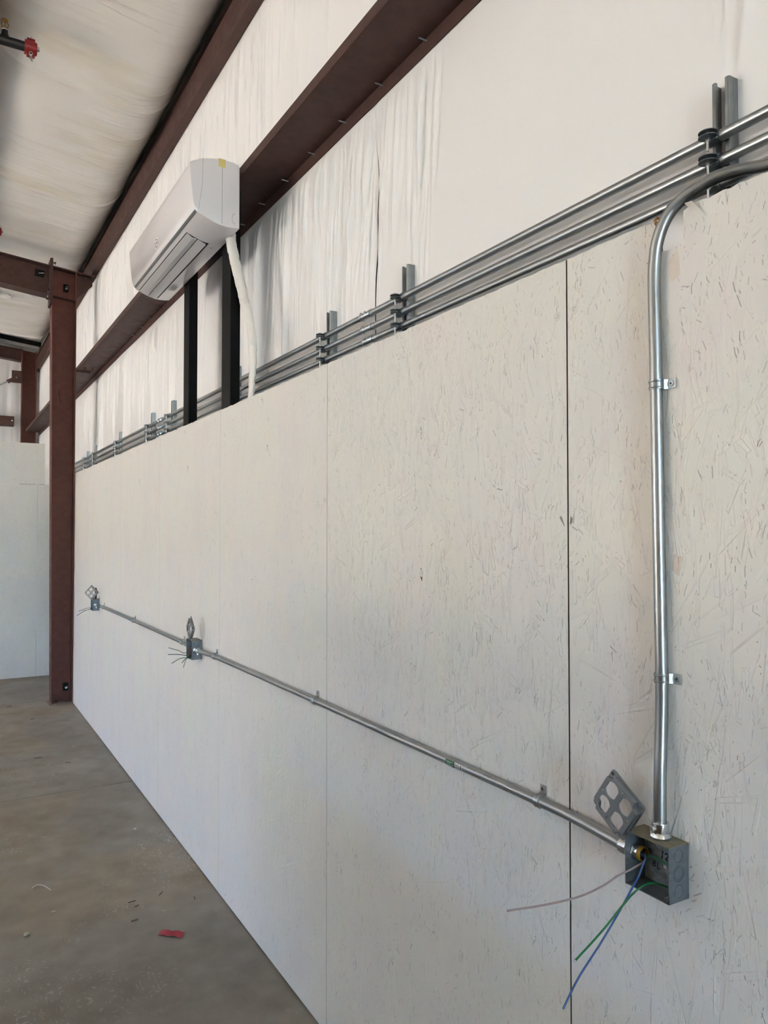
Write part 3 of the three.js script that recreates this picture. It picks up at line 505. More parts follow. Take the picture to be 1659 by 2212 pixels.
// ---------------------------------------------------------------- black posts, wall unit and its wrapped line
for (const [z0, z1, label] of [[-3.735, -3.6, 'thick square black steel post under the near end of the wall unit'], [-4.44, -4.33, 'thin black steel post under the far end of the wall unit']]) {
  const o = group('black_post'); tag(o, label, 'post');
  part(o, 'post_tube', box(0.018, 0.068, 1.2, 3.5, z0, z1, 0.003), blackPaint);
  part(o, 'post_cap', box(0.016, 0.07, 3.5, 3.506, z0 - 0.002, z1 + 0.002, 0.001), blackPaint);
}
{
  const z1 = -3.42, z0 = -4.72;
  const o = group('air_conditioner'); tag(o, 'white wall-mounted split air conditioner hung high across the brown girt', 'air conditioner');
  const prof = [[0, 3.218], [0, 3.511], [-0.009, 3.522], [-0.03, 3.527], [-0.056, 3.529], [-0.1, 3.527], [-0.138, 3.522], [-0.178, 3.512], [-0.222, 3.492], [-0.235, 3.484], [-0.2405, 3.474], [-0.2395, 3.45], [-0.231, 3.357], [-0.223, 3.296], [-0.218, 3.278], [-0.211, 3.266], [-0.198, 3.253], [-0.155, 3.234], [-0.12, 3.221], [-0.09, 3.2145], [-0.06, 3.212], [-0.02, 3.214]];
  const body = toCreasedNormals(extrude(prof, z1 - z0 - 0.012, 0.006), 0.6); body.translate(0, 0, z0 + 0.006); part(o, 'body', body, acWhite);
  const low = [[-0.223, 3.296], [-0.218, 3.278], [-0.211, 3.266], [-0.198, 3.253], [-0.155, 3.234], [-0.12, 3.221], [-0.09, 3.2145], [-0.06, 3.212], [-0.02, 3.214]];
  const curve = new THREE.SplineCurve(low.map(([x, y]) => new THREE.Vector2(x, y)));
  const at = (x) => { let a = 0, b = 1; for (let i = 0; i < 40; i++) { const m = (a + b) / 2; if (curve.getPoint(m).x < x) a = m; else b = m; } return curve.getPoint(a).y; };
  const strip = (xa, xb, off, th, za, zb, tilt = 0) => { const up = [], dn = []; for (let i = 0; i <= 10; i++) { const x = lerp(xa, xb, i / 10), y = at(x) - off - tilt * i / 10; up.push([x, y + th]); dn.push([x, y]); } const g = extrude([...dn, ...up.reverse()], zb - za, Math.min(0.0008, th / 3)); g.translate(0, 0, za); return toCreasedNormals(g, 0.6); };
  part(o, 'display_slot', strip(-0.2125, -0.2035, 0.0006, 0.003, z0 + 0.02, z1 - 0.012), acSlot, 'dark grey slot under the front panel');
  part(o, 'outlet', strip(-0.185, -0.074, 0.0006, 0.003, z0 + 0.03, -3.665), dark, 'dark air outlet');
  part(o, 'louver', [strip(-0.182, -0.155, 0.005, 0.006, z0 + 0.032, -3.668, 0.006), strip(-0.156, -0.134, 0.011, 0.006, z0 + 0.032, -3.668, -0.006)], acGrey); part(o, 'louver', strip(-0.129, -0.088, 0.002, 0.006, z0 + 0.032, -3.668, 0.009), acGrey);
  part(o, 'panel_joint', box(-0.0868, -0.0854, 3.222, 3.524, z1 - 0.0008, z1 + 0.0004), acSlot); part(o, 'panel_joint', extrude([[-0.1785, 3.51], [-0.1775, 3.51], [-0.181, 3.38], [-0.197, 3.27], [-0.198, 3.27], [-0.182, 3.38]], 0.0012).translate(0, 0, z1 - 0.0008), acSlot);
  part(o, 'knockout', (() => { const c = new THREE.TorusGeometry(0.016, 0.0007, 4, 20, Math.PI); c.rotateZ(Math.PI / 2); c.scale(0.7, 1.5, 1); c.translate(-0.026, 3.258, z1); return c; })(), acSlot);
  part(o, 'masking_tape', [box(-0.104, -0.070, 3.49, 3.5285, z1 - 0.0002, z1 + 0.0006), box(-0.104, -0.070, 3.5275, 3.5292, z1 - 0.03, z1 + 0.0006)], std({ color: 0xd6c67c, roughness: 0.8 }), 'yellow masking tape');
  const logo = canvasTex(96, 64, (c) => { c.fillStyle = '#e6e3e3'; c.fillRect(0, 0, 96, 64); c.strokeStyle = '#3a3a3c'; c.lineWidth = 7; c.beginPath(); c.ellipse(48, 32, 40, 25, 0, 0, 7); c.stroke(); c.lineWidth = 9; c.beginPath(); c.moveTo(24, 38); c.bezierCurveTo(36, 14, 44, 52, 52, 28); c.bezierCurveTo(58, 20, 66, 44, 74, 28); c.stroke(); });
  const lp = new THREE.PlaneGeometry(0.07, 0.046); lp.rotateY(-Math.PI / 2); const L = part(o, 'logo', lp, std({ map: logo, roughness: 0.4 }), 'small dark oval emblem'); L.rotation.z = 0.12; L.position.set(-0.2292, 3.325, -4.09);
  const note = canvasTex(128, 64, (c) => { c.fillStyle = '#dad8d6'; c.fillRect(0, 0, 128, 64); c.strokeStyle = '#6d6d6a'; c.lineWidth = 4; for (let i = 0; i < 5; i++) { c.beginPath(); c.moveTo(10, 12 + i * 10); c.lineTo(60 + 50 * hash(i, 3), 12 + i * 10); c.stroke(); } });
  for (const [z, s] of [[-4.45, 1], [-3.72, 0.5]]) { const q = new THREE.PlaneGeometry(0.09 * s, 0.04 * s); q.rotateX(Math.PI / 2); q.rotateY(Math.PI / 2); const m = part(o, 'print', q, std({ map: note, roughness: 0.5 }), 'small grey print'); m.position.set(-0.045, 3.2108, z); }
}
{
  // tape-wrapped refrigerant line: flattened, twisting bundle with spiral wraps
  const o = group('wrapped_line'); tag(o, 'white tape-wrapped refrigerant line hanging from the wall unit beside the thick black post', 'pipe');
  const P = [V(0.004, 3.24, -3.56), V(0.006, 3.18, -3.553), V(0.014, 3.11, -3.534), V(0.026, 3.01, -3.503), V(0.04, 2.87, -3.452), V(0.052, 2.72, -3.395), V(0.052, 2.58, -3.375), V(0.052, 2.45, -3.395), V(0.052, 2.2, -3.42)];
  const c = new THREE.CatmullRomCurve3(P), n = 150, rad = 20;
  const fr = c.computeFrenetFrames(n);
  const g = sheet(rad, n, (u, v) => {
    const p = c.getPointAt(v), i = Math.round(v * n), a = u * 2 * Math.PI, tw = 0.4 + v * 1.6, wrap = (v * 17 + u) % 1, q = 0.0025 * wrap + 0.007 * (fbm(u * 4, v * 30, 111) - 0.5);
    const flatn = lerp(0.8, 0.5, smooth(v, 0.05, 0.5)), rx = (0.027 + q), rz = 0.027 * flatn + q, A = a + tw;
    const dx = Math.cos(a) * rx, dz = Math.sin(a) * rz, ca = Math.cos(tw), sa = Math.sin(tw), ex = dx * ca - dz * sa, ez = dx * sa + dz * ca;
    return [p.x + clamp(ex, -0.04, 0.05) * 0.85, p.y + ex * 0.25 * fr.tangents[i].z, p.z + ez * 1.05, u * 0.2, v * 1.2];
  });
  part(o, 'tape_wrap', g, std({ color: 0xe4dfd8, roughness: 0.45, bumpMap: tiled(fineBump, 6, 6), bumpScale: 0.001, side: THREE.DoubleSide }));
}

// ---------------------------------------------------------------- surface conduits, boxes, covers, wires
function connector(parent, x, y, z, axis) {   // compression body with set screw and shoulder where a conduit enters a box
  const g = new THREE.LatheGeometry([[CR + 0.0002, 0.03], [CR + 0.004, 0.03], [CR + 0.0045, 0.028], [CR + 0.004, 0.012], [CR + 0.0065, 0.009], [CR + 0.0078, 0.004], [CR + 0.0065, 0], [0.002, 0]].map(([a, b]) => new THREE.Vector2(a, b)), 28);
  const s = rod([0, 0.02, CR], [-0.002, 0.02, CR + 0.011], 0.0048, 10);
  const m = part(parent, 'connector', toCreasedNormals(flat(g), 0.5), zinc, 'shiny connector'); part(m, 'set_screw', s, zinc);
  m.position.set(x, y, z); if (axis === '-z') m.rotation.x = -Math.PI / 2; else if (axis === 'z') m.rotation.x = Math.PI / 2; else m.rotation.y = -Math.PI / 2; return m;
}
const BOXES = [[1.159, -0.993], [1.158, -4.029], [1.142, -7.065]];
{
  const o = group('conduit'); tag(o, 'upright galvanized conduit rising from the near box and bending over the board edge', 'conduit');
  part(o, 'pipe', tube([[-0.029, 1.216, -0.982], [-0.0285, 1.26, -0.983], [-0.0245, 1.33, -0.985], [-0.017, 1.41, -0.988], [-0.0140, 1.5, -0.9885], [-0.0140, 1.75, -0.9915], [-0.0140, 2.0, -0.994], [-0.0140, 2.18, -0.9965], [-0.0140, 2.26, -0.998], [-0.0140, 2.305, -0.996], [-0.0138, 2.34, -0.990], [-0.012, 2.371, -0.978], [-0.006, 2.396, -0.963], [0.002, 2.413, -0.943], [0.010, 2.424, -0.918], [0.022, 2.435, -0.887], [0.04, 2.438, -0.848], [0.06, 2.436, -0.809], [0.085, 2.436, -0.7], [0.10, 2.436, -0.5], [0.11, 2.436, 1.2]], CR, 220, 28), conduitMetal);
  connector(o, -0.029, 1.2105, -0.982, 'y');
}
{
  const o = group('conduit'); tag(o, 'level galvanized conduit across the boards between the near and the middle box', 'conduit');
  part(o, 'pipe', tube([[-0.029, 1.165, -1.046], [-0.028, 1.166, -1.09], [-0.018, 1.168, -1.2], [-0.0140, 1.169, -1.35], [-0.0140, 1.168, -2.0], [-0.0140, 1.166, -2.8], [-0.0140, 1.160, -3.7], [-0.019, 1.158, -3.82], [-0.029, 1.158, -3.93], [-0.029, 1.158, -3.976]], CR, 220, 28), conduitMetal);
  connector(o, -0.029, 1.165, -1.045, '-z'); connector(o, -0.029, 1.158, -3.977, 'z');
  const label = canvasTex(256, 128, (c) => { c.fillStyle = '#1c5a34'; c.fillRect(0, 0, 140, 128); c.fillStyle = '#d9dbd4'; c.fillRect(140, 0, 116, 128); c.fillStyle = '#e4ece2'; c.font = 'bold 30px sans-serif'; c.fillText('EMT', 12, 36); c.fillRect(12, 52, 90, 6); c.fillRect(12, 68, 112, 5); c.fillRect(12, 84, 70, 5); c.fillRect(12, 100, 100, 5); c.fillStyle = '#222'; for (let i = 0; i < 26; i++) if (hash(i, 7) > 0.4) c.fillRect(150 + i * 3.7, 56, 2.3, 60); for (let i = 0; i < 3; i++) c.fillRect(150, 14 + i * 12, 60 + 30 * hash(i, 5), 5); });
  label.wrapS = label.wrapT = THREE.ClampToEdgeWrapping;
  const st = sheet(16, 10, (u, v) => { const t = lerp(2.2, 0.15, v), r = CR + 0.0005; return [-0.0140 - r * Math.sin(t), 1.1685 - r * Math.cos(t), -1.69 + 0.075 * u, u, v]; });
  part(o, 'sticker', st, std({ map: label, roughness: 0.6, side: THREE.DoubleSide }), 'green and white printed sticker');
}
{
  const o = group('conduit'); tag(o, 'level galvanized conduit across the boards between the middle and the far box', 'conduit');
  part(o, 'pipe', tube([[-0.029, 1.160, -4.082], [-0.0275, 1.160, -4.13], [-0.018, 1.158, -4.26], [-0.0140, 1.157, -4.4], [-0.0140, 1.152, -5.4], [-0.0140, 1.145, -6.7], [-0.02, 1.143, -6.86], [-0.029, 1.142, -6.97], [-0.029, 1.142, -7.012]], CR, 160, 24), conduitMetal);
  connector(o, -0.029, 1.160, -4.081, '-z'); connector(o, -0.029, 1.142, -7.013, 'z');
}
{
  // one-hole strap: pipe axis along own Y, tab towards own +X, Z out of the wall
  const ri = CR + 0.0003, ro = ri + 0.0018, c0 = 0.0135, n = 20, a = [], b = [];
  for (let k = 0; k <= n; k++) { const t = Math.PI * 1.12 - (Math.PI * 1.12 + 0.35) * k / n; a.push([ro * Math.cos(t), c0 + ro * Math.sin(t)]); b.push([ri * Math.cos(t), c0 + ri * Math.sin(t)]); }
  const prof = [...a, [ro + 0.004, 0.0022], [ro + 0.02, 0.0022], [ro + 0.02, 0.0004], [ri + 0.003, 0.0004], ...b.reverse()];
  const band = extrude(prof, 0.019); band.rotateX(-Math.PI / 2); band.scale(1, 1, -1); band.translate(0, -0.0095, 0);
  { const p = band.index; const pos = band.attributes.position, nm = band.attributes.normal, uv = band.attributes.uv; for (let i = 0; i < pos.count; i += 3) for (const at of [pos, nm, uv]) { const s = at.itemSize, A = at.array; for (let q = 0; q < s; q++) { const t = A[(i + 1) * s + q]; A[(i + 1) * s + q] = A[(i + 2) * s + q]; A[(i + 2) * s + q] = t; } } band.computeVertexNormals(); }
  const rib = (y) => { const g = new THREE.TorusGeometry(ro, 0.0016, 6, 24, Math.PI * 1.1); g.rotateZ(-0.08); g.rotateX(Math.PI / 2); g.translate(0, y, c0); return flat(g); };
  const tab = box(ro + 0.001, ro + 0.021, -0.0095, 0.0095, 0.0006, 0.0026, 0.0009);
  const head = new THREE.CylinderGeometry(0.0045, 0.0052, 0.003, 16); head.rotateX(Math.PI / 2); head.translate(ro + 0.0125, 0, 0.004);
  const slotA = box(ro + 0.0093, ro + 0.0157, -0.0006, 0.0006, 0.0053, 0.0058), slotB = box(ro + 0.0119, ro + 0.0131, -0.0032, 0.0032, 0.0053, 0.0058);
  const proto = onWall('conduit_strap', -0.0002, 2.06, -0.982);
  part(proto, 'strap', [band, rib(0.0055), rib(-0.0055), tab], conduitMetal);
  const s = part(proto, 'screw', head, zinc); part(s, 'screw_slot', [slotA, slotB], dark);
  const places = [[2.066, -0.994, 0, 'upper strap holding the upright conduit to the boards'], [1.506, -0.9885, 0, 'lower strap holding the upright conduit to the boards'], [1.169, -1.333, 1, 'strap on the level conduit just right of the green sticker, nearest the near box'], [1.1665, -2.54, 1, 'strap on the level conduit halfway between the near and the middle box'], [1.16, -3.72, 1, 'strap on the level conduit just right of the middle box'], [1.1575, -4.31, 1, 'strap on the level conduit just left of the middle box'], [1.151, -5.58, 1, 'strap halfway along the conduit between the middle and the far box'], [1.145, -6.77, 1, 'strap on the level conduit just right of the far box']];
  places.forEach(([y, z, turn, label], i) => { const q = i ? copy(proto) : proto; q.position.set(-0.0002, y, z); q.rotation.z = turn ? Math.PI / 2 : 0; tag(q, 'one-hole ' + label, 'strap', 'one-hole conduit straps'); });
}
function makeBox(i, label, openings) {
  const [y, z] = BOXES[i], h = 0.051, D = 0.0545, t = 0.0016;
  const o = onWall('junction_box', -0.001, y, z); tag(o, label, 'junction box', 'square steel junction boxes');
  const write = canvasTex(512, 512, (c) => {
    c.fillStyle = '#ffffff'; c.fillRect(0, 0, 512, 512);
    for (let k = 0; k < 900; k++) { c.globalAlpha = 0.05; c.fillStyle = k % 2 ? '#8b9290' : '#d9dddc'; c.beginPath(); c.ellipse(hash(k, 1) * 512, hash(k, 2) * 512, 20 + 30 * hash(k, 3), 14 + 20 * hash(k, 4), hash(k, 5) * 3, 0, 7); c.fill(); } c.globalAlpha = 1;
    if (i === 0) {   // hand-written marks: 12 and 8L
      c.strokeStyle = '#0b0b0c'; c.lineCap = 'round'; c.lineWidth = 13;
      c.save(); c.translate(-126, 10); c.beginPath(); c.moveTo(352, 172); c.lineTo(340, 242); c.stroke();
      c.beginPath(); c.moveTo(378, 190); c.bezierCurveTo(400, 165, 425, 190, 405, 215); c.bezierCurveTo(392, 235, 380, 238, 392, 246); c.bezierCurveTo(402, 236, 402, 246, 420, 252); c.stroke(); c.restore(); c.save(); c.translate(-128, 26);
      c.lineWidth = 9; c.beginPath(); c.ellipse(248, 298, 12, 11, 0, 0, 7); c.stroke(); c.beginPath(); c.ellipse(244, 324, 15, 14, 0, 0, 7); c.stroke();
      c.beginPath(); c.moveTo(288, 292); c.lineTo(286, 346); c.lineTo(312, 346); c.stroke(); c.restore();
    }
  });
  write.wrapS = write.wrapT = THREE.ClampToEdgeWrapping;
  const bp = new THREE.BoxGeometry(2 * (h - t) - 0.0002, 2 * (h - t) - 0.0002, t); bp.translate(0, 0, t / 2);
  part(o, 'back', bp, std({ map: write, color: 0x9aa09d, roughness: 0.5, metalness: 0.35 }));
  const side = (mat, turn, holes = []) => {   // a side plate with round knockouts
    const e = Math.abs(Math.sin(turn)) > 0.5 ? h - t - 0.0001 : h, g = extrude([[-e, 0.0003], [e, 0.0003], [e, D], [-e, D]], t, 0, holes.map(([cx, cy, r]) => circle(cx, cy, r))); g.translate(0, 0, h - t);   // plate at z = h, shape y = out of the wall
    g.rotateX(Math.PI / 2); g.scale(1, -1, 1);   // y' = h plane, z' = out
    { const A = (at) => { const s = at.itemSize, a = at.array; for (let k = 0; k < at.count; k += 3) for (let q = 0; q < s; q++) { const v = a[(k + 1) * s + q]; a[(k + 1) * s + q] = a[(k + 2) * s + q]; a[(k + 2) * s + q] = v; } }; const gg = g; A(gg.attributes.position); A(gg.attributes.uv); gg.computeVertexNormals(); }
    g.rotateZ(turn); return part(o, 'side', boxUV(g), mat);
  };
  const sides = [side(dustSteel, 0, [[-0.017, 0.045, 0.0016], [0.012, 0.045, 0.0016]]), side(boxSteel, -Math.PI / 2), side(boxSteel, Math.PI), side(boxSteel, Math.PI / 2)];
  const ring = (parent, cx, cz, r, turn) => { const g = new THREE.TorusGeometry(r, 0.00055, 4, 30); g.rotateX(Math.PI / 2); g.translate(cx, h + 0.0001, cz); g.rotateZ(turn); part(parent, 'knockout', g, darkSteel); };
  for (const cx of [-0.032, 0, 0.032]) ring(sides[1], cx, 0.028, cx ? 0.0115 : 0.0145, -Math.PI / 2);
  ring(sides[1], 0, 0.028, 0.011, -Math.PI / 2);
  for (const [cx, cy, r] of [[-0.021, -0.016, 0.019], [-0.021, -0.016, 0.0155], [-0.013, 0.028, 0.011], [0.004, 0.012, 0.012]]) { const g = new THREE.TorusGeometry(r, 0.0004, 4, 32); g.translate(cx, cy, t + 0.0001); part(o, 'knockout', g, zinc); }
  for (const [cx, cy] of [[-0.002, 0.028], [-0.001, -0.013]]) { const g = new THREE.CylinderGeometry(0.0034, 0.0034, 0.0008, 14); g.rotateX(Math.PI / 2); g.translate(cx, cy, t + 0.0004); part(o, 'mounting_hole', g, std({ color: 0xd8d4cc, roughness: 0.7 }), 'pale screw hole'); }
  for (const [cx, cy] of [[-0.002, -0.03], [-0.033, 0.006]]) { const g = new THREE.CylinderGeometry(0.0058, 0.0064, 0.004, 6); g.rotateX(Math.PI / 2); g.translate(cx, cy, t + 0.002); part(o, 'screw', g, zinc); }
  // corner tabs with cover screws, at the upper left and the lower right of the rim
  for (const s of [1, -1]) {
    const g = extrude([[-h, h], [-h + 0.013, h], [-h + 0.011, h - 0.009], [-h, h - 0.018]].map(([x, y]) => [x * s, y * s]), t); g.translate(0, 0, D - t); const m = part(o, 'corner_tab', g, boxSteel);
    const q = new THREE.CylinderGeometry(0.0042, 0.0042, 0.0035, 14); q.rotateX(Math.PI / 2); q.translate((-h + 0.006) * s, (h - 0.006) * s, D + 0.0015); part(m, 'cover_screw', q, zinc);
  }
  return o;
}
{
  const b = makeBox(0, 'near open square steel junction box with handwritten marks inside, under the upright conduit');
  // threaded nipple with locknut and yellow bushing inside the far side
  const nip = new THREE.LatheGeometry([[0.0135, 0], [0.0155, 0], [0.0155, 0.013], [0.0125, 0.013], [0.0125, 0]].map(([x, y]) => new THREE.Vector2(x, y)), 26);
  const lock = extrude(circle(0, 0, 0.0205, 8), 0.0035, 0.0008, [circle(0, 0, 0.0155, 20)]); lock.rotateX(-Math.PI / 2);
  const nm = part(b, 'nipple', [nip, lock], zinc, 'threaded nipple with locknut'); nm.rotation.z = -Math.PI / 2; nm.position.set(-0.0495, 0.006, 0.028); nm.scale.set(0.84, 1, 0.84);
  const bush = new THREE.LatheGeometry([[0.0135, -0.004], [0.0135, 0.008], [0.0142, 0.0092], [0.0158, 0.0092], [0.0166, 0.008], [0.0166, 0.001], [0.0135, 0.001]].map(([x, y]) => new THREE.Vector2(x, y)), 30); bush.translate(0, 0.0125, 0);
  part(nm, 'bushing', bush, std({ color: 0x93700f, roughness: 0.5 }), 'yellow plastic bushing');
  makeBox(1, 'middle square steel junction box halfway along the wall, with many loose wire ends');
  makeBox(2, 'far small-looking square steel junction box near the brown column');
}
{
  // raised square cover with four D-shaped receptacle openings
  const h = 0.0485, r = 0.006, H = 0.0125;
  const sq = (q, notch = 0) => { const p = []; const c = notch; for (const [sx, sy] of [[1, 1], [-1, 1], [-1, -1], [1, -1]]) { const dir = sx * sy > 0; const A = [sx * q, sy * (q - c)], B = [sx * (q - c), sy * q]; const mid = [sx * (q - c * 0.72), sy * (q - c * 0.72)]; if (dir) p.push(A, mid, B); else p.push(B, mid, A); } return p; };
  const dee = (cx, cy) => { const a = [], R = 0.0166, f = 0.0138; for (let k = 0; k < 40; k++) { const t = k / 40 * 2 * Math.PI; a.push([cx + clamp(R * Math.cos(t), -f, f), cy + R * Math.sin(t)]); } return a; };
  const holes = [[-0.0205, -0.0195], [0.0195, -0.0195], [-0.0205, 0.0195], [0.0195, 0.0195]].map(([x, y]) => dee(x, y));
  const small = [[-0.037, 0.002], [0.037, 0.002], [-0.001, 0.036], [0, -0.036]].map(([x, y]) => circle(x, y, 0.0022, 12));
  const top = extrude(sq(h - 0.004, 0.015), 0.0016, 0.0007, [...holes, ...small]); top.translate(0, 0, H - 0.0016);
  const wallG = extrude(sq(h - 0.003, 0.015), H - 0.002, 0.0006, [sq(h - 0.0048, 0.0148)]);
  const flange = extrude(sq(h, 0.0001).length ? [[h, h - r], [h - r * 0.3, h - r * 0.3], [h - r, h], [-h + r, h], [-h + r * 0.3, h - r * 0.3], [-h, h - r], [-h, -h + r], [-h + r * 0.3, -h + r * 0.3], [-h + r, -h], [h - r, -h], [h - r * 0.3, -h + r * 0.3], [h, -h + r]] : [], 0.0016, 0.0005, [sq(h - 0.005, 0.0148)]);
  const proto = onWall('box_cover', -0.052, 1.2515, -1.0615, -0.60);
  part(proto, 'cover_face', top, coverSteel); part(proto, 'raised_wall', [wallG, flange], coverSteel);
  for (const [x, y] of [[h - 0.007, h - 0.007], [-h + 0.007, h - 0.007]]) { const q = new THREE.CylinderGeometry(0.0038, 0.0038, 0.004, 14); q.rotateX(Math.PI / 2); q.translate(x, y, 0.003); part(proto, 'screw', q, zinc); }
  tag(proto, 'grey steel receptacle cover with four openings, tilted off the near box', 'cover', 'steel receptacle covers');
  const c2 = copy(proto, 'grey steel receptacle cover standing on a corner above the middle box'); c2.position.set(-0.056, 1.272, -3.985); c2.rotation.set(0, -Math.PI / 2 + 0.0, -0.72);
  const c3 = copy(proto, 'grey steel receptacle cover standing askew above the far box'); c3.position.set(-0.062, 1.25, -7.03); c3.rotation.set(0, -Math.PI / 2 + 0.9, -0.75);
}
const wireMat = { pink: std({ color: 0x9d8a86, roughness: 0.5 }), blue: std({ color: 0x2a4f84, roughness: 0.4 }), green: std({ color: 0x0f6a3a, roughness: 0.4 }), dkgreen: std({ color: 0x24463c, roughness: 0.5 }), grey: std({ color: 0x77766f, roughness: 0.5 }), orange: std({ color: 0xb0572a, roughness: 0.5 }) };
function wire(pts, mat, label, r = 0.0019) { const o = mesh('wire', tube(pts, r, 60, 8), mat); tag(o, label, 'wire'); return o; }
wire([[-0.028, 1.166, -1.045], [-0.03, 1.163, -1.02], [-0.037, 1.157, -1.013], [-0.05, 1.14, -1.03], [-0.075, 1.125, -1.045], [-0.112, 1.112, -1.05], [-0.171, 1.107, -1.05], [-0.251, 1.112, -1.05], [-0.34, 1.123, -1.05]], wireMat.pink, 'pinkish-grey wire sweeping far left out of the near box');
wire([[-0.03, 1.167, -1.045], [-0.03, 1.166, -1.02], [-0.038, 1.163, -1.01], [-0.047, 1.15, -1.01], [-0.056, 1.131, -1.012], [-0.066, 1.111, -1.018], [-0.08, 1.075, -1.03], [-0.12, 1.012, -1.045], [-0.173, 0.96, -1.05], [-0.212, 0.915, -1.05]], wireMat.blue, 'blue wire hanging lowest out of the near box');
wire([[-0.012, 1.118, -0.955], [-0.018, 1.119, -0.975], [-0.036, 1.1245, -0.99], [-0.062, 1.126, -0.993], [-0.082, 1.113, -1.0], [-0.09, 1.09, -1.015], [-0.133, 1.043, -1.03], [-0.199, 1.009, -1.03]], wireMat.green, 'green wire hanging out over the rim of the near box');
wire([[-0.03, 1.165, -1.045], [-0.027, 1.162, -1.025], [-0.021, 1.165, -0.997], [-0.02, 1.158, -0.968], [-0.022, 1.146, -0.948]], wireMat.green, 'short green wire crossing the back of the near box');
wire([[-0.02, 1.15, -4.05], [-0.05, 1.137, -4.06], [-0.077, 1.136, -4.06], [-0.105, 1.150, -4.06], [-0.156, 1.169, -4.06]], wireMat.grey, 'pale wire rising leftmost out of the middle box');
wire([[-0.02, 1.12, -4.05], [-0.057, 1.120, -4.06], [-0.105, 1.129, -4.06], [-0.158, 1.133, -4.06]], wireMat.dkgreen, 'dark green wire pointing straight out of the middle box');
wire([[-0.02, 1.115, -4.05], [-0.057, 1.110, -4.06], [-0.097, 1.106, -4.06], [-0.139, 1.085, -4.06]], wireMat.dkgreen, 'dark green wire drooping out of the middle box');
wire([[-0.03, 1.14, -4.04], [-0.05, 1.125, -4.05], [-0.06, 1.108, -4.06], [-0.077, 1.057, -4.06]], wireMat.grey, 'pale wire hanging straight down from the middle box');
wire([[-0.025, 1.115, -4.045], [-0.06, 1.104, -4.06], [-0.072, 1.097, -4.06], [-0.084, 1.082, -4.06]], wireMat.green, 'short green wire end at the bottom of the middle box');
wire([[-0.02, 1.185, -4.0], [-0.045, 1.17, -4.01], [-0.054, 1.14, -4.03], [-0.045, 1.12, -4.04], [-0.03, 1.117, -4.05]], wireMat.orange, 'short orange-brown wire curled inside the middle box');
wire([[-0.02, 1.13, -7.08], [-0.058, 1.115, -7.1], [-0.1, 1.106, -7.1], [-0.158, 1.088, -7.1]], wireMat.grey, 'pale wire, the upper one out of the far box');
wire([[-0.02, 1.11, -7.08], [-0.058, 1.101, -7.1], [-0.11, 1.086, -7.1], [-0.172, 1.048, -7.1]], wireMat.dkgreen, 'dark wire, the lowest one out of the far box');
wire([[-0.02, 1.115, -7.08], [-0.058, 1.105, -7.1], [-0.09, 1.094, -7.1], [-0.125, 1.088, -7.1]], wireMat.grey, 'short pale wire between the two long ones of the far box', 0.0016);
wire([[-0.03, 1.195, -7.03], [-0.028, 1.215, -7.02], [-0.03, 1.25, -7.03], [-0.033, 1.272, -7.045], [-0.03, 1.286, -7.035], [-0.026, 1.276, -7.02]], std({ color: 0x0c0c0c, roughness: 0.5 }), 'black looped wire standing up behind the cover of the far box', 0.007);

// ---------------------------------------------------------------- sprinkler branches
function sprinkler(z, xe, withHead, label) {
  const y = 4.65, o = group('sprinkler_pipe', xe, y, z); tag(o, label, 'pipe');
  part(o, 'pipe', rod([-6, 0, 0], [-0.02, 0, 0], 0.027, 24), pipeBlack);
  const cap = part(o, 'end_cap', [rod([-0.045, 0, 0], [0.012, 0, 0], 0.0365, 26), rod([-0.05, 0, 0], [-0.035, 0, 0], 0.041, 26), rod([0.002, 0, 0], [0.016, 0, 0], 0.034, 26), box(-0.04, 0.006, 0.03, 0.052, -0.016, 0.016, 0.004), box(-0.04, 0.006, -0.052, -0.03, -0.016, 0.016, 0.004)], redPaint, 'red grooved end cap');
  part(cap, 'bolt', [rod([-0.018, -0.046, 0.03], [-0.018, -0.046, -0.03], 0.006, 10), rod([-0.018, -0.046, 0.018], [-0.018, -0.046, 0.03], 0.011, 6), rod([-0.018, -0.046, 0.01], [-0.01, -0.082, 0.012], 0.006, 8)], zinc);
  part(cap, 'bolt', rod([-0.018, 0.046, 0.03], [-0.018, 0.046, -0.03], 0.006, 10), zinc); part(cap, 'bolt', rod([0.014, 0.005, 0], [0.03, 0.005, 0], 0.012, 6), zinc);
  if (withHead) {
    const t = part(o, 'tee', [rod([-0.155, 0, 0], [-0.155, 0.06, 0], 0.017, 18), rod([-0.155, 0, 0], [-0.155, 0.035, 0], 0.021, 18)], pipeBlack);
    const hd = part(o, 'sprinkler_head', [rod([-0.155, 0.06, 0], [-0.155, 0.078, 0], 0.015, 16), tube([[-0.168, 0.078, 0], [-0.173, 0.1, 0], [-0.155, 0.118, 0]], 0.003, 12, 6), tube([[-0.142, 0.078, 0], [-0.137, 0.1, 0], [-0.155, 0.118, 0]], 0.003, 12, 6), rod([-0.155, 0.078, 0], [-0.155, 0.118, 0], 0.004, 8), (() => { const c = new THREE.CylinderGeometry(0.021, 0.017, 0.003, 14); c.translate(-0.155, 0.12, 0); return c; })()], brass, 'brass upright sprinkler head');
    part(hd, 'seal_tape', rod([-0.155, 0.056, 0], [-0.155, 0.066, 0], 0.0165, 16), std({ color: 0xd8d6d2, roughness: 0.7 }), 'white thread tape');
  }
}
sprinkler(-4.885, -0.765, true, 'black sprinkler branch pipe with red end cap and upright head near the ceiling');
sprinkler(-8.06, -0.762, false, 'farther black sprinkler branch pipe, only its red end cap at the left edge');

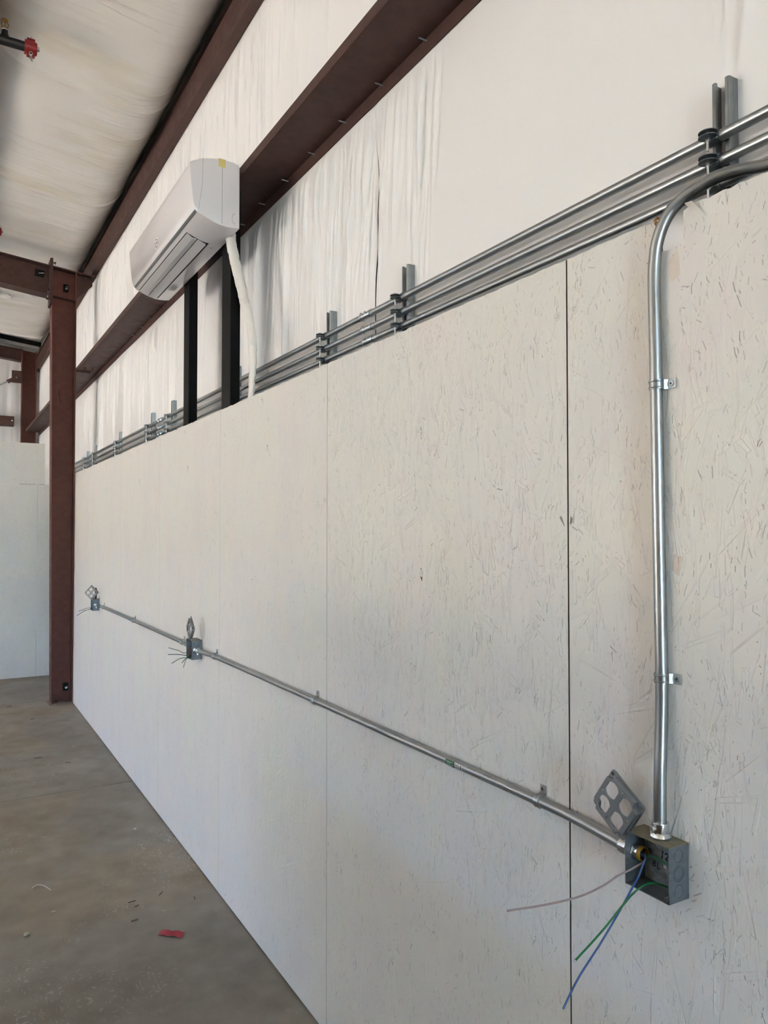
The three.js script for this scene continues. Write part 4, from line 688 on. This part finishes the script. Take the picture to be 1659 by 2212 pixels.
// ---------------------------------------------------------------- debris on the floor
{
  const t = mesh('tape_scrap', sheet(14, 4, (u, v) => [-0.3 + (u - 0.5) * 0.085 + (v - 0.5) * 0.024, 0.003 + 0.006 * Math.abs(Math.sin(u * 7)) + 0.004 * v * u, -3.415 + (u - 0.5) * 0.085 * 0.9 - (v - 0.5) * 0.036, u, v]), std({ color: 0x9c1f30, roughness: 0.5, side: THREE.DoubleSide }));
  tag(t, 'crumpled strip of red tape lying on the grey concrete floor', 'tape');
  const chip = (name, x, z, s, color, label, flatn = 0.45, cat = 'debris') => { srand(Math.round(Math.abs(x * 999 + z * 77))); const g = mergeVertices(new THREE.IcosahedronGeometry(s, 1).deleteAttribute('normal').deleteAttribute('uv')); const p = g.attributes.position; for (let i = 0; i < p.count; i++) { const k = rr(0.75, 1.2); p.setXYZ(i, p.getX(i) * 1.3 * k, p.getY(i) * flatn * k, p.getZ(i) * k); } g.computeVertexNormals(); const m = mesh(name, g, std({ color, roughness: 0.9 })); m.position.set(x, s * flatn * 0.85, z); tag(m, label, cat); };
  chip('stone', -0.855, -3.736, 0.011, 0xa8a086, 'small pale stone on the floor at the lower left of the picture', 0.6, 'stone');
  chip('chip', -0.178, -4.726, 0.008, 0xd6d2c4, 'tiny white chip on the floor nearest the saw-cut joint', 0.3);
  chip('chip', -0.275, -3.646, 0.007, 0xb9b199, 'tiny cream chip on the floor just behind the red tape', 0.3);
  chip('chip', -0.724, -3.897, 0.009, 0xb0aa98, 'tiny cream sliver on the floor just right of the curled white strip', 0.3);
  chip('chip', -0.237, -6.777, 0.007, 0xc9c4b8, 'tiny white chip far back on the floor by the wall', 0.3);
  const strip = (pts, r, color, label, name = 'wire_scrap', cat = 'scrap') => { const m = mesh(name, tube(pts, r, 24, 6), std({ color, roughness: 0.7 })); tag(m, label, cat); };
  strip([[-0.79, 0.004, -4.2], [-0.765, 0.008, -4.215], [-0.735, 0.008, -4.19], [-0.71, 0.004, -4.13]], 0.0022, 0xb5b0a0, 'curled whitish strip lying on the floor at the left');
  const tw = [[-0.245, -3.823, 0.02, 'dark curled shaving on the floor behind the red tape', 0.9], [-0.387, -3.809, 0.018, 'dark twig of debris on the floor left of the curled shaving', 0.1], [-0.376, -3.755, 0.012, 'shorter dark twig of debris in front of the other twig', 0.6], [-0.116, -3.694, 0.014, 'dark sliver on the floor nearest the wall base', 1.4], [-0.414, -3.623, 0.016, 'dark bent sliver on the floor left of the red tape', 0.2], [-0.524, -6.573, 0.03, 'dark flake far back on the floor at the left', 0.0], [-0.337, -6.325, 0.02, 'dark flake far back on the floor right of the other flake', 2.6], [-0.435, -7.951, 0.02, 'dark flake on the floor just in front of the brown column', 0.3], [-0.586, -8.633, 0.025, 'dark flake on the floor left of the brown column', 0.3]];
  for (const [x, z, l, label, a] of tw) strip([[x - l * Math.cos(a), 0.003, z + l * Math.sin(a)], [x, 0.005, z + 0.004], [x + l * Math.cos(a), 0.003, z - l * Math.sin(a)]], 0.0019, 0x2a261f, label, 'dark_sliver', 'debris');
}

renderer.render(scene, camera);
